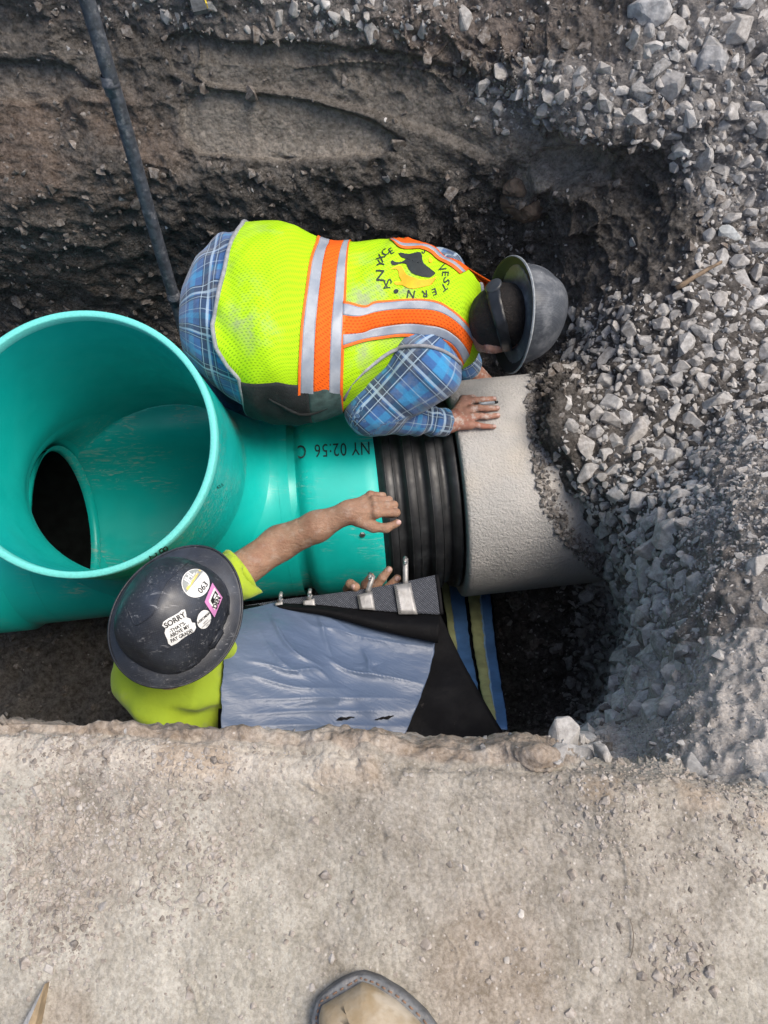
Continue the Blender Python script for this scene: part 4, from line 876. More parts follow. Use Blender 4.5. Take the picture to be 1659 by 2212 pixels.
L0 = [(741, 644), (788, 652), (813, 642), (872, 642), (920, 643), (955, 653), (986, 674), (1013, 701), (1026, 722)]
L1 = [(741, 649), (788, 657), (813, 647), (872, 646), (919, 647), (953, 657), (984, 678), (1011, 706), (1025, 728)]
L2 = [(741, 675), (778, 677), (815, 668), (859, 665), (909, 666), (945, 672), (976, 687), (1003, 712), (1021, 738)]
L3 = [(741, 719), (784, 716), (809, 708), (872, 702), (924, 704), (959, 712), (986, 730), (1002, 748), (1014, 768)]
L4 = [(741, 745), (782, 733), (830, 729), (892, 725), (934, 727), (959, 736), (974, 745), (988, 760), (1002, 782)]
L5 = [(741, 752), (782, 740), (830, 735), (892, 731), (934, 733), (957, 741), (970, 750), (984, 766), (996, 788)]
for a_, b_, mt, nm, of in ((L0, L1, M_ORANGE_E, 'orange_edge', .0046), (L1, L2, M_REFL, 'reflective_band', .004), (L2, L3, M_ORANGE, 'orange_band', .0036), (L3, L4, M_REFL, 'reflective_band', .004), (L4, L5, M_ORANGE_E, 'orange_edge', .0046)):
    strip_img(nm, a_, b_, mt, of)
R0 = [(838, 505), (870, 515), (907, 523), (947, 535), (982, 557), (1014, 585)]; R1 = [(840, 509), (868, 527), (904, 531), (940, 542), (974, 566), (1006, 591)]; R2 = [(842, 513), (866, 534), (900, 537), (934, 548), (967, 572), (1000, 595)]; R3 = [(844, 517), (864, 539), (896, 542), (928, 553), (962, 577), (994, 599)]
for a_, b_, mt, nm, of in ((R0, R1, M_ORANGE, 'orange_band', .0036), (R1, R2, M_REFL, 'reflective_band', .004), (R2, R3, M_ORANGE_E, 'orange_edge', .0046)): strip_img(nm, a_, b_, mt, of, 40, 5)
# black side panel with its pocket
SPt = [(514, 832), (560, 834), (600, 830), (645, 838), (700, 832), (736, 838)]; SPb = [(545, 925), (580, 930), (610, 927), (640, 922), (700, 905), (736, 892)]
Q = on_torso([p_0[0] for p_0 in SPt], [p_0[1] for p_0 in SPt], VO); sa = ang_of(Q)
ph0 = np.interp(np.linspace(0, 1, 50), np.linspace(0, 1, 6), sa); x0 = np.interp(np.linspace(0, 1, 50), np.linspace(0, 1, 6), Q[:, 0])
u = np.linspace(0, 1, 24)[:, None]; PHs = ph0[None] + u * 1.1; G = torso_pt(np.broadcast_to(x0, PHs.shape), PHs, VO + .0015); G[..., 1] -= .006 * np.sin(u * np.pi)
strip_len = 34
sheet('side_panel', G[:, :strip_len], M_BLACKCLOTH, vest, .0016)
sheet('side_panel', G[:, strip_len - 1:] + 0, simple('grey_side_cloth', (.05, .09, .085), .8, .3, 40, .4), vest, .0014)
pk = torso_pt(np.linspace(x0[14], x0[40], 24), np.interp(np.linspace(0, 1, 24), [0, .5, 1], [ph0[14] + .22, ph0[24] + .48, ph0[40] + .42]), VO + .004); V, f = tube(pk, .004 + .004 * np.sin(np.linspace(0, np.pi, 24)), 8); mesh_obj('pocket_edge', V, f, M_BLACKCLOTH, vest)
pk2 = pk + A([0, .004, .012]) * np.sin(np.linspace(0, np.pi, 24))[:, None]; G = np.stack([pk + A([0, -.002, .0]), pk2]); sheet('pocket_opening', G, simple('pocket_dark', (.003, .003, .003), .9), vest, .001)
# armhole binding
AH = [(741, 862), (760, 826), (800, 790), (850, 756), (905, 748), (950, 757), (985, 778), (1006, 803)]
ar = resamp(AH, 40); P_ = on_torso(ar[:, 0], ar[:, 1], VO); 
def sl_or(p): return np.minimum(sleeve(p), torso_sdf(VO)(p))
P_, gq = drape(ar[:, 0], ar[:, 1], sl_or, .003); V, f = tube(P_, .0055, 8); mesh_obj('armhole_binding', V, f, M_PIPING, vest)
# printed back logo
def vest_pt(px, py, off=.0022): return tors_off(on_torso(px, py, VO), VO + off)
def blob_shape(name, pts, mat):
    v, f = poly_fill(resamp(list(pts) + [pts[0]], 64)[:-1]); return mesh_obj(name, vest_pt(v[:, 0], v[:, 1]), f, mat, vest, True)
def Zm(*pts): return [((920 + x / 7.54) / 1.15733, (620 + y / 7.54) / 1.15733) for x, y in pts]
blob_shape('logo_mark', Zm((570, 130), (640, 115), (760, 135), (960, 130), (1015, 190), (1030, 300), (1080, 370), (1160, 432), (1060, 400), (990, 340), (970, 220), (930, 170), (830, 165), (740, 200), (650, 205)), M_PRINT)
blob_shape('logo_mark', Zm((435, 280), (460, 262), (520, 285), (640, 275), (740, 215), (830, 190), (890, 230), (905, 320), (965, 400), (890, 385), (815, 325), (815, 395), (870, 430), (990, 480), (1120, 530), (1275, 510), (1180, 552), (1020, 535), (850, 480), (760, 400), (720, 320), (620, 305), (500, 342), (440, 325)), M_PRINT)
blob_shape('logo_mark', Zm((420, 410), (560, 345), (630, 350), (680, 420), (720, 480), (850, 540), (1020, 590), (1290, 560), (1290, 585), (1060, 615), (880, 590), (980, 650), (860, 640), (720, 620), (830, 690), (980, 690), (1100, 655), (1215, 662), (1000, 710), (860, 738), (740, 710), (640, 640), (520, 630), (480, 580), (500, 570), (640, 580), (590, 500), (560, 405)), M_PRINT_O)
blob_shape('logo_mark', Zm(*[(530 + 46 * math.cos(t), 750 + 44 * math.sin(t)) for t in np.linspace(0, 6.0, 12)]), M_PRINT)
blob_shape('logo_mark', Zm(*[(1180 + 36 * math.cos(t), 285 + 44 * math.sin(t)) for t in np.linspace(0, 6.0, 10)]), M_PRINT_O)
for ch, x, y, deg, sz in (('V', 1385, 440, -20, 170), ('E', 1450, 545, 10, 150), ('S', 1470, 655, 35, 150), ('T', 1430, 735, 60, 150), ('E', 1250, 795, 75, 150), ('R', 1070, 825, 85, 160), ('N', 810, 830, 100, 180),
                          ('A', 350, 655, 150, 140), ('S', 385, 580, 165, 170), ('N', 240, 505, 178, 185), ('Y', 250, 330, 195, 170), ('X', 250, 225, 205, 180), ('C', 330, 115, 225, 170), ('E', 440, 95, 240, 150), ('S', 1060, 125, -40, 130)):
    v, f = text_flat(ch, sz * 1.2, sz * .012); an = math.radians(90 + deg)       # letters run clockwise with their heads outward
    up_ = A([math.cos(math.radians(deg)), math.sin(math.radians(deg))]); rg_ = A([-up_[1], up_[0]])
    X = x + v[:, 0] * rg_[0] + v[:, 1] * up_[0]; Y = y + v[:, 0] * rg_[1] + v[:, 1] * up_[1]
    zz = A(Zm(*zip(X, Y))); mesh_obj('letter', vest_pt(zz[:, 0], zz[:, 1]), f, M_PRINT, vest, False)
place(plaid_man, (-.55, 1.52, -2.08))
# -- grey hard hat
q = N('dusty_grey_shell'); v = q.coord(); uvn = q.uv()
def weave(q, uv, s):
    x = q.n('ShaderNodeTexChecker'); q.l(q.mapv(uv, (1, 1, 1), (0, 0, .6)), x.inputs[0]); x.inputs['Scale'].default_value = s; return x.outputs['Fac']
c = q.mix(weave(q, uvn, 26), (.05, .057, .068), (.066, .074, .086))
c = q.mix(q.ramp(q.noise(v, 15, 7, .7), .45, .75, 0, .75), c, (.24, .25, .26)); c = q.mix(q.ramp(q.noise(v, 55, 7, .75), .62, .72, 0, .7), c, (.42, .42, .42))
M_GREYHAT = q.fin(c, .5, q.bump(q.noise(v, 120, 3), .1, .002), .45)
M_GREYBRIM = simple('dusty_grey_brim', (.27, .29, .30), .6, .25, 40, .3)
hh = HAT2.build('hard_hat', 'dusty grey full-brim hard hat on the person in plaid', M_GREYHAT, M_GREYBRIM)
M_STRAP = simple('black_suspension_plastic', (.011, .013, .016), .4, .3, 40, .2)
for a_ in (1.15, 1.65, 2.6): HAT2.slot(a_, .040, .026, M_GREYHAT)
for a_ in (-.22, .22):
    t = np.linspace(.15, .75, 20); 
    zz = np.stack([.132 * np.cos(t * 1.5) * np.cos(2.2 + a_ * 2) , .118 * np.cos(t * 1.5) * np.sin(2.2 + a_ * 2), .14 * np.sin(t * 1.5)], -1); wz = HAT2.w(zz * 1.02); 
    gq = grad(HAT2.sdf, wz, .002); wz = wz - HAT2.sdf(wz)[:, None] * gq / (np.sum(gq * gq, 1, keepdims=True) + 1e-9)
    V, f = tube(wz, .0035 * np.sin(np.linspace(.2, np.pi - .2, 20)), 8); mesh_obj('raised_rib', V, f, M_GREYHAT, hh)
def strap_on_head(pts, wd, name, mat, th=.0035):
    I = resamp(pts, 26); P_, g = drape(I[:, 0], I[:, 1], hair, .006); t = nrm_rows(np.gradient(P_, axis=0)); g = nrm_rows(g); sd = nrm_rows(np.cross(t, g)); u = np.linspace(-1, 1, 5)[:, None, None]
    G = P_[None] + sd[None] * u * (np.broadcast_to(wd, (26,)) / 2)[None, :, None]; return sheet(name, G, mat, hh, th)
def nrm_rows(v): return v / (np.linalg.norm(v, axis=-1, keepdims=True) + 1e-9)
strap_on_head([(1064, 612), (1070, 650), (1080, 690), (1090, 730), (1098, 765)], np.linspace(.040, .026, 26), 'ratchet_strap', M_STRAP)
P_, g = drape(A([1069., 1069.]), A([622., 622.1]), hair, .012); g = nrm(g[0]); fr = frame(g)
V, f = lathe(P_[0] - g * .006, g, [(0, .024), (.004, .024), (.006, .021), (.007, .014), (.007, .001)], 20); mesh_obj('ratchet_knob', V, f, simple('grey_knob_plastic', (.03, .035, .042), .5, .25), hh)
place(hh, HB)
# -- cigarette-like marker held between two fingers
a, b = HK['idx'][1] * .45 + HK['mid'][1] * .55, HK['idx'][2] * .5 + HK['mid'][2] * .5; a = a + A([0, 0, .008]); b = b + A([.006, 0, .010]); d = b - a
mk = thing('marker_pen', 'short grey marker with a black tip held between the dusty fingers', 'marker')
V, f = tube([a - d * .4, a, a + d * .75], [.0042, .0045, .0045], 12); mesh_obj('barrel', V, f, simple('grey_marker_plastic', (.30, .34, .38), .4), mk)
V, f = tube([a + d * .74, a + d * .9, b], [.0048, .0048, .004], 12); mesh_obj('tip', V, f, M_STRAP, mk); place(mk, a)
# ================================================================== the man in the yellow shirt
yel_man = thing('person', 'person in lime yellow shirt and black hard hat reaching along the pipe', 'person')
HB1 = UD(377, 1331, 1.62); FR1 = A([.42, .90, -.10])
HAT1 = Hat(HB1, hat_frame(A([.04, .03, 1.0]), FR1), ba=.158, bb=.142, a=.124, b=.110, h=.138)
HEAD1 = HB1 + A([0, 0, -.02])
LS, LE, LW = A([-.495, .43, -.93]), U(603, 1174, -.975), U(752, 1107, -.905)
RS, RE, RW = A([-.46, .15, -1.01]), A([-.22, .20, -1.19]), U(775, 1345, -1.20)
zf = -.895
FS = dict(idx=[U(812, 1108, zf + .004), U(856, 1107, zf - .008), U(848, 1111, zf - .040), U(834, 1112, zf - .045)],
          mid=[U(812, 1094, zf + .006), U(851, 1091, zf - .010), U(842, 1094, zf - .044), U(828, 1097, zf - .048)],
          rng=[U(808, 1080, zf + .002), U(840, 1080, zf - .016), U(832, 1084, zf - .048), U(820, 1088, zf - .050)],
          pin=[U(800, 1069, zf - .006), U(827, 1071, zf - .024), U(820, 1076, zf - .050), U(811, 1080, zf - .052)])
FR = dict(idx=(.0125, .0108, .0098, .0085), mid=(.0125, .0110, .0100, .0088), rng=(.0118, .0103, .0095, .0082), pin=(.0105, .0092, .0085, .0074))
THB = [U(776, 1124, zf - .012), U(806, 1138, zf - .024), U(834, 1141, zf - .026), U(858, 1130, zf - .022)]
def fist(p):
    d = chain(p, [LE + (LW - LE) * .2, LE + (LW - LE) * .55, LW, LW + nrm(FS['mid'][0] - LW) * .02], [.043, .040, .0275, .027], .02)
    pal = None
    for k, Q in FS.items():
        e = rc(p, LW + (Q[0] - LW) * .15 - A([0, 0, .004]), Q[0] - A([0, 0, .006]), .021, FR[k][0] * 1.15); pal = e if pal is None else smin(pal, e, .010)
    d = smin(d, pal, .018)
    fg = None
    for k, Q in FS.items():
        e = finger(p, Q, FR[k]); e = smin(e, rc(p, Q[0] + A([0, 0, .002]), Q[0] + A([0, 0, .003]), FR[k][0] * 1.06, FR[k][0]), .004); fg = e if fg is None else np.minimum(fg, e)
    d = smin(d, fg, .005)
    th = chain(p, THB, [.019, .0145, .0118, .0100], .008); return smin(d, th, .012)
def arm_up(p): return chain(p, [LS, LE, LE + (LW - LE) * .35], [.056, .044, .043], .03)
RZ = -1.085                               # right hand, fingertips hooked over the edge of the wrap
RF = dict(th=[RW + A([-.01, .03, .03]), U(752, 1272, RZ - .03), U(757, 1262, RZ + .005), U(768, 1268, RZ + .020)],
          f1=[RW + A([.0, .04, .02]), U(790, 1262, RZ - .03), U(801, 1246, RZ - .008)],
          f2=[RW + A([.012, .04, .02]), U(812, 1266, RZ - .02), U(826, 1248, RZ + .002), U(840, 1231, RZ + .010)],
          f3=[RW + A([.022, .04, .018]), U(838, 1270, RZ - .025), U(858, 1249, RZ - .006)])
def rhand(p):
    d = chain(p, [RE, RW, RW + A([.005, .03, .015])], [.042, .030, .030], .02)
    for k, Q in RF.items(): d = smin(d, finger(p, Q, np.linspace(.0155, .0108 if k != 'th' else .0130, len(Q))), .006)
    return smin(d, rc(p, RS, RE, .055, .044), .03)
SPINE = [A([-.515, .27, -.93]), A([-.50, .28, -1.10]), A([-.48, .30, -1.28])]
def torso1(p, off=0.0):
    q_ = (p - SPINE[1]); fwd = nrm(A([.93, .36, 0])); lt = np.cross([0, 0, 1], fwd)
    l = np.stack([q_ @ fwd, q_ @ lt, q_[..., 2]], -1); l[..., 0] -= -.10 * l[..., 2]
    d = ell(l, (0, 0, .03), (.130 + off, .180 + off, .27 + off)); d = smin(d, ell(l, (-.02, 0, .14), (.115 + off, .185 + off, .10 + off)), .06)
    return smin(d, ell(l, (.0, 0, -.22), (.13 + off, .17 + off, .18 + off)), .08)
def figure1(p):
    d = ell(p, HEAD1 + A([0, 0, -.005]), (.082, .10, .115)); d = smin(d, ell(p, HEAD1 + nrm(FR1) * .035 + A([0, 0, -.10]), (.055, .06, .06)), .04)
    d = smin(d, rc(p, HEAD1 + nrm(FR1) * .10 + A([0, 0, -.045]), HEAD1 + nrm(FR1) * .115 + A([0, 0, -.065]), .010, .014), .015)
    sd = np.cross([0, 0, 1], nrm(FR1))
    for s in (-1, 1): d = smin(d, ell(p, HEAD1 + sd * s * .083 + A([0, 0, -.05]), (.018, .014, .03)), .008)
    d = smin(d, rc(p, HEAD1 + A([-.01, -.02, -.06]), SPINE[0] + A([0, 0, .0]), .06, .07), .04)
    d = smin(d, torso1(p, -.015), .04); d = smin(d, arm_up(p), .03); d = smin(d, rc(p, RS, RE, .055, .045), .03)
    for s in (-1, 1):
        hip = A([-.48, .32 + .09 * s, -1.40]); knee = A([-.43 + .03 * s, .34 + .11 * s, -1.74]); ank = A([-.50 + .03 * s, .34 + .12 * s, -2.04]); d = smin(d, chain(p, [hip, knee, ank, ank + A([.15, .03, -.03])], [.10, .065, .045, .035], .03), .04)
    return d
P1, F1 = surface_net(figure1, (-.8, -.1, -2.12), (-.05, .85, -.5), .016)
P2, F2 = surface_net(fist, np.min([LE, THB[0], LW], 0) - .07, np.max([Q.max(0) for Q in map(np.array, FS.values())] + [np.max(THB, 0)], 0) + .05, .0032)
P3, F3 = surface_net(rhand, np.min([RE, RW], 0) - .08, np.max([np.max(Q, 0) for Q in RF.values()], 0) + .05, .0036)
mb = MB(); mb.add(P1, F1); mb.add(P2, F2); mb.add(P3, F3); body1 = mb.obj('body', M_SKIN1, yel_man)
d_ = THB[3] - THB[2]; nail(THB[3] + nrm(d_) * .002 + nrm(A([.2, -.2, 1])) * .0094, d_, A([.2, -.2, 1.0]), .0068, .0068, body1)
for k in ('th', 'f2', 'f3'):
    Q = RF[k]; d_ = Q[-1] - Q[-2]; u_ = nrm(-FW * .9 + A([0, 0, .3]) - UPV * .15); u_ = nrm(u_ - nrm(d_) * (u_ @ nrm(d_))); nail(Q[-1] + nrm(d_) * .002 + u_ * (.0104 if k != 'th' else .0125), d_, u_, .0070, .0072, body1)
# -- lime T-shirt
q = N('lime_tshirt'); v = q.coord(); c = q.mix(q.ramp(q.noise(v, 7, 4), .35, .7), (.37, .49, .035), (.29, .41, .035))
c = q.mix(q.ramp(q.noise(v, 9, 7, .7), .50, .70, 0, .55), c, (.24, .27, .15))
M_TEE = q.fin(c, .88, q.bump(q.noise(v, 240, 3), .25, .002, q.bump(q.noise(q.mapv(v, (1, 1, .5)), 15, 3), .35, .014)), .15, Sheen_Weight=.15)
SE = U(519, 1234, -.965); nse = nrm(LE - LS)
def tee1(p):
    d = torso1(p, .016); d = smin(d, np.maximum(rc(p, LS, LE, .072, .064), (p - SE) @ nse), .03)
    d = smin(d, np.maximum(rc(p, RS, RE, .068, .060), (p - (RS + (RE - RS) * .75)) @ nrm(RE - RS)), .03)
    d = smin(d, rc(p, SPINE[0] + A([.01, .0, .02]), SPINE[0] + A([.01, .02, .05]), .10, .085), .04)
    w1 = .010 * np.sin(55 * (p @ nrm(A([.5, .8, .35]))) + 5 * fbm(p, 5, 2, 231)) * sstep(-.45, .1, fbm(p, 4, 2, 232))
    d = d + 1.3 * w1 + .012 * fbm(p, 9, 3, 233); nk = nrm(HEAD1 - SPINE[0] + A([0, 0, .05]))
    return np.maximum(np.maximum(d, -(p[..., 2] + 1.46)), np.minimum((p - (SPINE[0] + A([0, 0, .095]))) @ A([0, 0, 1.0]), .1))
P_, Fc = surface_net(tee1, (-.82, -.06, -1.5), (-.1, .72, -.70), .0095); shirt1 = mesh_obj('tshirt', P_, Fc, M_TEE, yel_man)
V, f = lathe(SE - nse * .006, nse, [(-.006, .060), (-.004, .0675), (.008, .0685), (.012, .0655), (.010, .052), (-.004, .050)], 40); mesh_obj('sleeve_hem', V, f, M_TEE, shirt1)
V, f = lathe(SE - nse * .022, nse, [(0, .0668), (.0015, .0688), (.003, .0668)], 40); mesh_obj('stitch_line', V, f, M_TEE, shirt1)
def pants1(p):
    d = ell(p, A([-.48, .31, -1.42]), (.15, .19, .12))
    for s in (-1, 1):
        hip = A([-.48, .32 + .09 * s, -1.45]); knee = A([-.43 + .03 * s, .34 + .11 * s, -1.74]); ank = A([-.50 + .03 * s, .34 + .12 * s, -2.0]); d = smin(d, chain(p, [hip, knee, ank], [.115, .085, .075], .03), .04)
    return d + .007 * fbm(p, 12, 2, 234)
P_, Fc = surface_net(pants1, (-.75, .0, -2.1), (-.2, .75, -1.25), .016); mesh_obj('trousers', P_, Fc, M_BLACKCLOTH, yel_man)
for s in (-1, 1):
    an = A([-.50 + .03 * s, .34 + .12 * s, -2.06])
    P_, Fc = surface_net(lambda p: np.maximum(smin(rc(p, an + A([0, 0, .08]), an, .052, .05), rc(p, an, an + A([.17, .02, -.005]), .05, .042), .03), -(p[..., 2] + 2.11)), an - A([.1, .1, .1]), an + A([.25, .12, .2]), .01); mesh_obj('boot', P_, Fc, simple('brown_boot_leather', (.10, .07, .045), .7), yel_man)
place(yel_man, (-.48, .34, -2.1))
# -- black carbon hard hat with stickers
q = N('black_carbon_shell'); v = q.coord(); uv = q.uv()
wv = q.n('ShaderNodeTexWave', wave_type='BANDS'); q.l(q.mapv(uv, (1, 1, 1), (0, 0, .78)), wv.inputs[0]); wv.inputs['Scale'].default_value = 14; wv.inputs['Distortion'].default_value = .6
chk = weave(q, uv, 44)
c = q.mix(q.math('MULTIPLY', chk, .6), (.016, .019, .026), (.034, .040, .054))
c = q.mix(q.ramp(q.noise(v, 11, 7, .7), .45, .75, 0, .5), c, (.07, .085, .115))
c = q.mix(q.math('MULTIPLY', q.ramp(q.noise(v, 120, 8, .82), .55, .66, 0, .7), q.ramp(q.noise(v, 7, 3), .44, .66)), c, (.40, .41, .42))
c = q.mix(q.ramp(q.noise(q.mapv(v, (8, 50, 20), (0, .3, .7)), 3, 6, .7, 1), .60, .68, 0, .6), c, (.28, .29, .31))
M_CARBON = q.fin(c, q.ramp(q.noise(v, 30, 6), .3, .7, .32, .55), q.bump(chk, .08, .001), .5)
h1 = HAT1.build('hard_hat', 'scuffed black carbon weave hard hat covered in stickers', M_CARBON, M_CARBON)
def Zh(*pts): return [((250 + x / 4.366) / 1.15733, (1360 + y / 4.366) / 1.15733) for x, y in pts]
M_WHITE = simple('white_sticker_vinyl', (.74, .75, .74), .45, .06, 60); M_PINK = simple('pink_sticker_vinyl', (.60, .24, .50), .45, .08); M_STBLK = simple('sticker_black_ink', (.012, .012, .014), .5, .1)
M_STGREY = simple('sticker_grey', (.30, .32, .31), .5, .1); M_STYEL = simple('sticker_yellow', (.72, .55, .14), .5, .1)
def sticker(pts, mat, off=.0012): return flat_on('sticker', Zh(*pts) if not isinstance(pts, np.ndarray) else A(Zh(*map(tuple, pts))), HAT1.sdf, mat, h1, off)
def layer(name, pts, mat, par, off=.0020): return flat_on(name, A(Zh(*map(tuple, pts))), HAT1.sdf, mat, par, off)
def words(txt, x, y, sz, deg, par, mat=M_STBLK, bold=.0, shear=0, sx=1.0, off=.0026):
    v, f = text_flat(txt, sz, bold * sz, shear); a = math.radians(deg); v = v * A([sx, 1]); X = x + v[:, 0] * math.cos(a) + v[:, 1] * math.sin(a); Y = y + v[:, 0] * math.sin(a) - v[:, 1] * math.cos(a)
    z_ = A(Zh(*zip(X, Y))); P_, _ = drape(z_[:, 0], z_[:, 1], HAT1.sdf, off); o = mesh_obj('lettering', P_, f, mat, par, False); o['kind'] = 'stuff'; return o
st = sticker([(690, 850), (740, 815), (790, 790), (850, 755), (890, 720), (925, 715), (940, 770), (940, 800), (985, 815), (1000, 855), (1035, 860), (1045, 915), (1020, 960), (960, 990), (900, 1030), (840, 1080), (780, 1108), (745, 1085), (735, 1040), (720, 1010), (705, 970), (715, 920), (680, 890)], M_WHITE)
words('SORRY', 815, 832, 84, -31, st, bold=.03, sx=.98); words('-THAT\'S-', 845, 905, 52, -29, st, bold=.02, sx=1.0); words('ABOVE MY', 868, 948, 56, -28, st, bold=.02, sx=.86); words('PAY GRADE!', 890, 998, 56, -27, st, bold=.02, sx=.84)
st = sticker(disc_pts(1040, 430, 152, 155, 0), M_WHITE)
t = np.linspace(2.35, 5.3, 26); layer('logo_field', np.stack([1040 + 143 * np.cos(t), 430 + 146 * np.sin(t)], -1), M_STGREY, st)
layer('yellow_bar', [(935, 490), (1075, 285), (1095, 297), (955, 512)], M_STYEL, st, .0024)
words('JHL', 970, 365, 95, -58, st, M_WHITE, .03, 0, .9, .003); words('CONSTRUCTORS', 1008, 385, 26, -56, st, M_WHITE, .02, 0, .9, .003); words('063', 1117, 480, 92, -52, st, M_STBLK, .005, .1, .95); words('EAGLE MOON', 1058, 425, 20, -54, st, M_STGREY)
st = sticker([(1222, 425), (1332, 585), (1245, 800), (1138, 632)], M_PINK)
layer('white_field', [(1240, 478), (1305, 580), (1245, 722), (1178, 625)], M_WHITE, st, .0018); layer('mark', [(1250, 510), (1280, 555), (1258, 580), (1240, 620), (1225, 665), (1198, 620), (1218, 575)], M_STBLK, st, .0026); layer('mark', [(1243, 540), (1262, 560), (1246, 585), (1235, 600), (1226, 590)], M_WHITE, st, .0031)
words('DEN', 1266, 640, 70, -68, st, M_STBLK, .03, 0, .95, .003)
st = sticker(disc_pts(1132, 822, 74, 104, .25), M_WHITE); words('HEROMAN', 1125, 805, 36, -42, st, M_STBLK, .02, .3); words('SAFETY', 1145, 845, 20, -42, st); words('CONSTRUCTION', 1155, 865, 18, -42, st); words('2022', 1165, 882, 18, -42, st)
st = sticker([(225, 495), (262, 410), (320, 320), (380, 255), (438, 228), (435, 262), (400, 320), (340, 390), (280, 450)], M_STGREY); words('JHL', 355, 330, 62, -55, st, M_WHITE, .02)
# moulded groove line and slots
for pts, r in (([(300, 690), (350, 830), (390, 885), (500, 830), (590, 745), (650, 600), (720, 450), (820, 330), (960, 205), (1080, 165)], .0019), ([(170, 735), (180, 640), (240, 500), (340, 350), (470, 200), (640, 125)], .0016), ([(750, 110), (760, 150), (900, 165), (1050, 150)], .0014), ([(500, 340), (510, 410), (560, 440), (640, 420)], .0013), ([(625, 200), (630, 250), (655, 275)], .0013)):
    I = resamp(Zh(*pts), 40); P_, g = drape(I[:, 0], I[:, 1], HAT1.sdf, -.0006); V, f = tube(P_, r, 6); mesh_obj('moulded_ridge', V, f, M_CARBON, h1)
for a_ in (-1.0, -1.62, -2.3, 2.2): HAT1.slot(a_, .046, .022, M_CARBON)
place(h1, HB1)
# ================================================================== joint wrap being fitted round the pipe
def Lz(rows, nr, nc):
    c = np.array([[U(x, y, z) for x, y, z in r] for r in rows]); return lattice(c, np.linspace(0, len(rows) - 1, nr), np.linspace(0, len(rows[0]) - 1, nc))
q = N('blue_grey_release_film'); v = q.coord(); uv = q.uv()
c = q.mix(q.ramp(q.noise(v, 5, 5, .6), .35, .7), (.085, .122, .20), (.108, .146, .222)); c = q.mix(q.ramp(q.noise(v, 40, 6, .7), .68, .74, 0, .5), c, (.05, .05, .05))
M_FILM = q.fin(c, .36, q.bump(q.noise(q.mapv(uv, (1.2, 5, 1), (0, 0, .25)), 14, 4, .55, .8), .18, .012, q.bump(q.noise(uv, 70, 3), .08, .004)), .5)
q = N('black_mastic'); v = q.coord(); m = q.ramp(q.noise(q.mapv(v, (2, 1, 3)), 20, 8, .78), .62, .72, 0, .6)
M_MASTIC = q.fin(q.mix(m, (.005, .005, .006), (.10, .09, .085)), q.ramp(q.noise(v, 12, 4), .3, .7, .55, .8), q.bump(q.noise(v, 45, 5), .4, .006), .12)
q = N('woven_grey_webbing'); uv = q.uv(); b = q.n('ShaderNodeTexBrick'); q.l(uv, b.inputs[0]); b.inputs['Scale'].default_value = 1.0
b.inputs['Brick Width'].default_value = .0062; b.inputs['Row Height'].default_value = .0034; b.inputs['Mortar Size'].default_value = .0011; b.inputs['Mortar Smooth'].default_value = .3
b.inputs['Color1'].default_value = (.20, .22, .26, 1); b.inputs['Color2'].default_value = (.13, .145, .18, 1); b.inputs['Mortar'].default_value = (.012, .013, .018, 1)
M_WEB = q.fin(b.outputs[0], .75, q.bump(b.outputs[1], .7, -.003), .3)
M_GALV = simple('galvanised_strap', (.30, .295, .29), .5, .3, 30, .2, 160, .5, dirt=(.25, .24, .22, .6), dscale=40)
M_BLUE = simple('blue_backing_film', (.075, .175, .38), .42, .2, 14, .4, 40); M_OLIVE = simple('olive_yellow_foam', (.33, .35, .17), .75, .2, 20, .6, 70)
wr = thing('joint_wrap', 'blue-grey backed black wrap sheet folded out beside the pipe joint', 'wrap')
mast = Lz([[(505, 1316, -1.06), (620, 1300, -1.105), (790, 1310, -1.115), (951, 1327, -1.12)], [(482, 1400, -.955), (640, 1400, -1.035), (800, 1425, -1.085), (992, 1415, -1.10)], [(474, 1490, -.92), (640, 1500, -.995), (800, 1515, -1.05), (1042, 1508, -1.07)], [(470, 1610, -.90), (640, 1612, -.975), (830, 1612, -1.03), (1096, 1598, -1.06)]], 60, 70)
n_ = normals(mast); n_ = n_ * np.sign(np.mean(n_[..., 2])); mast = mast + n_ * (.004 * fbm(mast * A([1, 2.2, 1]), 10, 3, 301))[..., None]
sheet('mastic_sheet', mast, M_MASTIC, wr, .004)
film = Lz([[(505, 1324, -1.03), (560, 1311, -1.055), (620, 1303, -1.084), (706, 1324, -1.082), (820, 1352, -1.080), (942, 1378, -1.082)],
           [(484, 1380, -.93), (560, 1378, -.97), (640, 1382, -1.01), (730, 1402, -1.05), (830, 1422, -1.058), (930, 1444, -1.066)],
           [(477, 1470, -.885), (560, 1472, -.925), (650, 1476, -.965), (740, 1486, -1.014), (825, 1500, -1.022), (903, 1520, -1.032)],
           [(476, 1608, -.862), (560, 1610, -.90), (650, 1612, -.94), (740, 1612, -.99), (815, 1612, -.996), (862, 1612, -1.004)]], 150, 170)
ei = np.minimum(np.arange(150), np.arange(150)[::-1])[:, None] / 150; ej = np.minimum(np.arange(170), np.arange(170)[::-1])[None] / 170; ew = np.exp(-np.minimum(ei, ej) / .02)
film = film + ew[..., None] * (.004 * fbm(film, 30, 3, 330)[..., None] * A([1, 1, 0]) + .003 * fbm(film, 12, 2, 331)[..., None] * A([1, -.5, 0]))
fx, fy, _ = PR(film); n_ = normals(film); n_ = n_ * np.sign(np.mean(n_[..., 2])); fw_ = fbm(film, 7, 2, 310)
